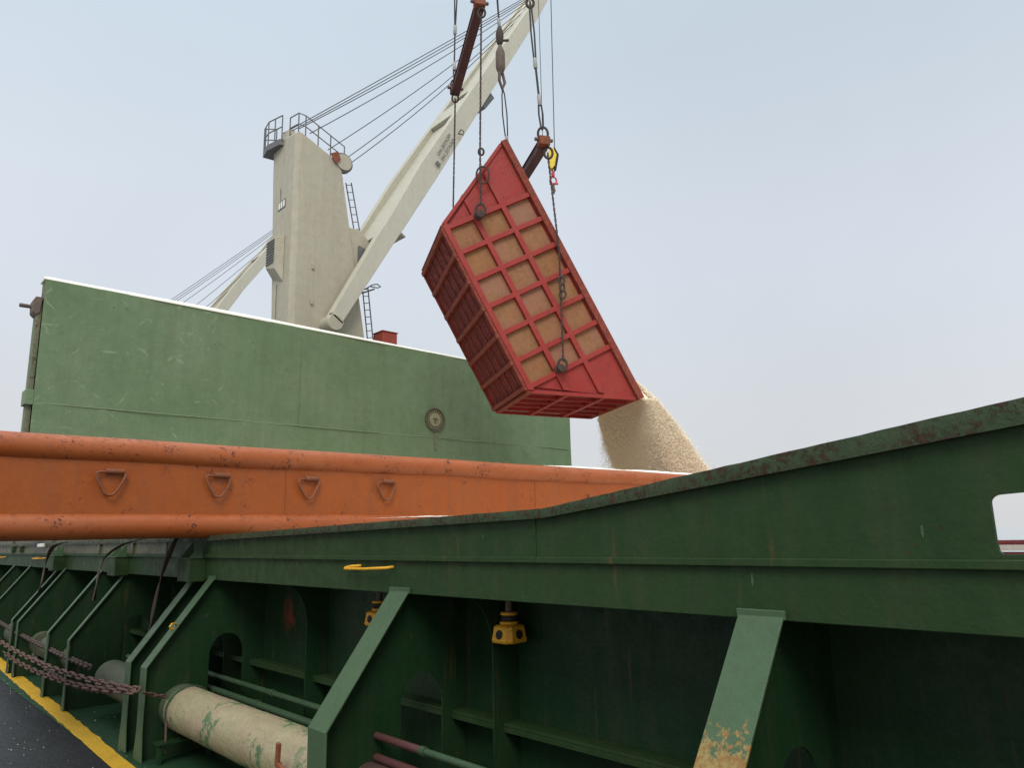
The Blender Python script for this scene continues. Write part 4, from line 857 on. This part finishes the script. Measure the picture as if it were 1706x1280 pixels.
def doubled(a, b, label, ferr=(), gap=.03, r=.014, both=True):
    a = Vector(a); b = Vector(b); d_ = (b-a).normalized(); sd_ = d_.cross(Vector((-.62, -.75, 0))).normalized()*gap
    t = thing('wire_sling', a, label, 'sling', 'wire slings above the skip')
    for s2 in ((-1, 1) if both else (0,)):
        mid = a.lerp(b, .5)+sd_*s2
        MB().tube([a, a.lerp(b, .12)+sd_*s2*.6, mid, a.lerp(b, .88)+sd_*s2*.6, b], r, 7).build('wire', 'rope', t, angle=80)
    for f in ferr:
        p = a.lerp(b, f); MB().lathe([(.030, -.10), (.037, -.09), (.037, .09), (.030, .10)], p, d_, 12).build('ferrule', 'ferrule', t)
    return t
doubled(B1f+Vector((-.02, 0, .24)), (8.545, 10.95, 11.33), 'short wire sling eye at the far end of the upper beam', (.75,), .02, .015)
tag(MB().tube([(8.545, 10.95, 11.33), (8.565, 10.95, 12.0)], .017, 7).build('wire_rope', 'rope', angle=80), 'single black wire joining the two leftmost slings', 'wire')
doubled((8.565, 10.95, 11.98), (8.30, 10.2, 20.4), 'leftmost black wire sling leaving the top of the picture', (.012,), .05, .016)
doubled(B1n+Vector((.02, 0, .14)), (8.12, 9.75, 20.4), 'black wire above the near end of the upper beam', (), .0, .02, False)
tt = thing('swivel_link', (9.25, 10.3, 11.3), 'thick worn turnbuckle shaped swivel hanging between wires above the skip', 'swivel')
MB().lathe([(.03, -.34), (.055, -.30), (.085, -.24), (.098, -.18), (.098, .16), (.07, .24), (.045, .30), (.03, .36)], (9.25, 10.3, 11.35), (0, .0, 1), 16).build('swivel_body', 'swivel', tt)
MB().lathe([(.05, .36), (.075, .42), (.085, .60), (.05, .74), (.03, .78)], (9.245, 10.3, 11.35), (0, 0, 1), 14).lathe([(.02, -.03), (.03, .14)], (9.27, 10.25, 11.78), (.7, -.3, .2), 10).build('upper_fork', 'chain', tt)
MB().tube([(9.22, 10.3, 11.06), (9.21, 10.3, 10.85), (9.29, 10.3, 10.68), (9.36, 10.3, 10.85), (9.30, 10.3, 11.06)], .032, 8).build('lower_shackle', 'swivel', tt)
doubled((9.30, 10.3, 10.70), (9.38, 10.3, 9.55), 'doubled black wire hanging behind the top corner of the skip', (), .045, .014)
doubled((9.38, 10.3, 9.56), B2f+Vector((0, 0, .1)), 'short wire hidden behind the skip reaching the lower beam', (.02,), .01, .014)
doubled((9.24, 10.3, 12.12), (8.25, 9.8, 20.4), 'black wire running up from the swivel out of the picture', (.01,), .012, .018)
doubled(B2n+Vector((-.03, .0, .24)), (8.40, 8.35, 9.13), 'doubled wire just above the near end of the lower beam', (.97,), .035, .016)
tag(MB().tube([(8.40, 8.35, 9.1), (8.34, 8.36, 9.80)], .020, 7).build('wire_rope', 'rope', angle=80), 'single black wire below the upper clamp of the right sling', 'wire')
doubled((8.34, 8.36, 9.78), (8.275, 8.38, 11.05), 'tapering doubled wire of the right sling beside the jib', (.03,), .03, .016)
ring((8.275, 8.38, 11.02), .09, .025, vd, 'dark shackle where the right sling crosses the jib top')
doubled((8.275, 8.38, 11.1), (8.10, 9.6, 20.4), 'right black wire sling leaving the top of the picture', (), .04, .016)
hk = thing('crane_hook', (8.18, 9.8, 20.6), 'heavy crane hook block above the picture that holds the slings', 'hook')
MB().lathe([(.05, -.5), (.12, -.4), (.3, -.1), (.35, .5), (.3, .9), (.1, 1.0)], (8.18, 9.8, 20.8), (0, 0, 1), 20).build('hook_block', 'blockyellow', hk)
MB().tube([(8.18+.28*math.cos(a), 9.8, 20.15+.28*math.sin(a)) for a in np.linspace(1.4, 6.6, 16)], .06, 8).build('hook', 'steel', hk, angle=80)
MB().tube([(8.1, 9.8, 21.8), (8.1, 9.8, 34)], .015, 6).tube([(8.3, 9.8, 21.8), (8.3, 9.8, 34)], .015, 6).build('wire', 'rope', hk, angle=80)
# yellow whip hook block to the right
yb = thing('hook_block', (9.23, 8.95, 8.2), 'yellow and black hook block with pink shackle hanging beside the lower beam', 'hook')
ctr = Vector((9.235, 8.90, 8.50))
rv = Vector((.743, -.669, 0)).normalized()
def blk(pts, w0, name, mat, off_=0.):
    fw = Vector((.669, .743, 0)); a = [ctr+rv*(x+off_)+Vector((0, 0, z))-fw*w0 for x, z in pts]; b_ = [ctr+rv*(x+off_)+Vector((0, 0, z))+fw*w0 for x, z in pts]
    return MB().prism(a, b_).build(name, mat, yb, bevel=.01)
blk([(-.03, .20), (.03, .20), (.09, .06), (.045, -.16), (.0, -.22), (-.055, -.2), (-.06, .16)], .065, 'cheek_plate', 'blockyellow')
blk([(.03, .22), (.055, .20), (.125, .06), (.075, -.20), (.02, -.24), (.045, -.17), (.085, .05)], .07, 'black_guard', 'dkrubber', .004)
MB().lathe([(.03, -.06), (.035, 0), (.02, .05)], ctr+Vector((0, 0, -.29))+rv*.01, (0, 0, 1), 10).build('swivel_eye', 'pink', yb)
pc_ = ctr+rv*.01+Vector((0, 0, -.44)); MB().tube([pc_+rv*.06*math.cos(a)+Vector((0, 0, .075*math.sin(a))) for a in np.linspace(-.8, 3.94, 14)], .016, 8).build('shackle', 'pink', yb, angle=80)
MB().bar(pc_+rv*-.07+Vector((0, 0, -.06)), pc_+rv*.09+Vector((0, 0, -.06)), .035, .035).build('shackle_pin', 'pink', yb, bevel=.006)
MB().tube([pc_+Vector((0, 0, -.06)), pc_+Vector((0, 0, -.14))+rv*.0, pc_+Vector((0, 0, -.2))+rv*.015, pc_+Vector((0, 0, -.25))+rv*.0, pc_+Vector((0, 0, -.22))-rv*.03], [.022, .024, .026, .022, .01], 8).build('hook', 'swivel', yb, angle=80)
tag(MB().tube([ctr+rv*.055+Vector((0, 0, .19)), (9.37, 8.9, 11.97), (9.15, 8.9, 30)], .0085, 6).build('hoist_wire', 'rope', angle=80), 'thin hoist wire running straight up from the yellow block', 'wire')
tag(MB().tube([ctr-rv*.16+Vector((0, 0, .1)), ctr-rv*.16+Vector((0, 0, .4)), (9.02, 8.9, 11.52), (8.80, 8.9, 30)], .0065, 6).build('hoist_wire', 'rope', angle=80), 'thinner hoist wire passing left of the yellow block', 'wire')
for o in list(bpy.data.objects):
    if '_local' in o.keys(): del o['_local']
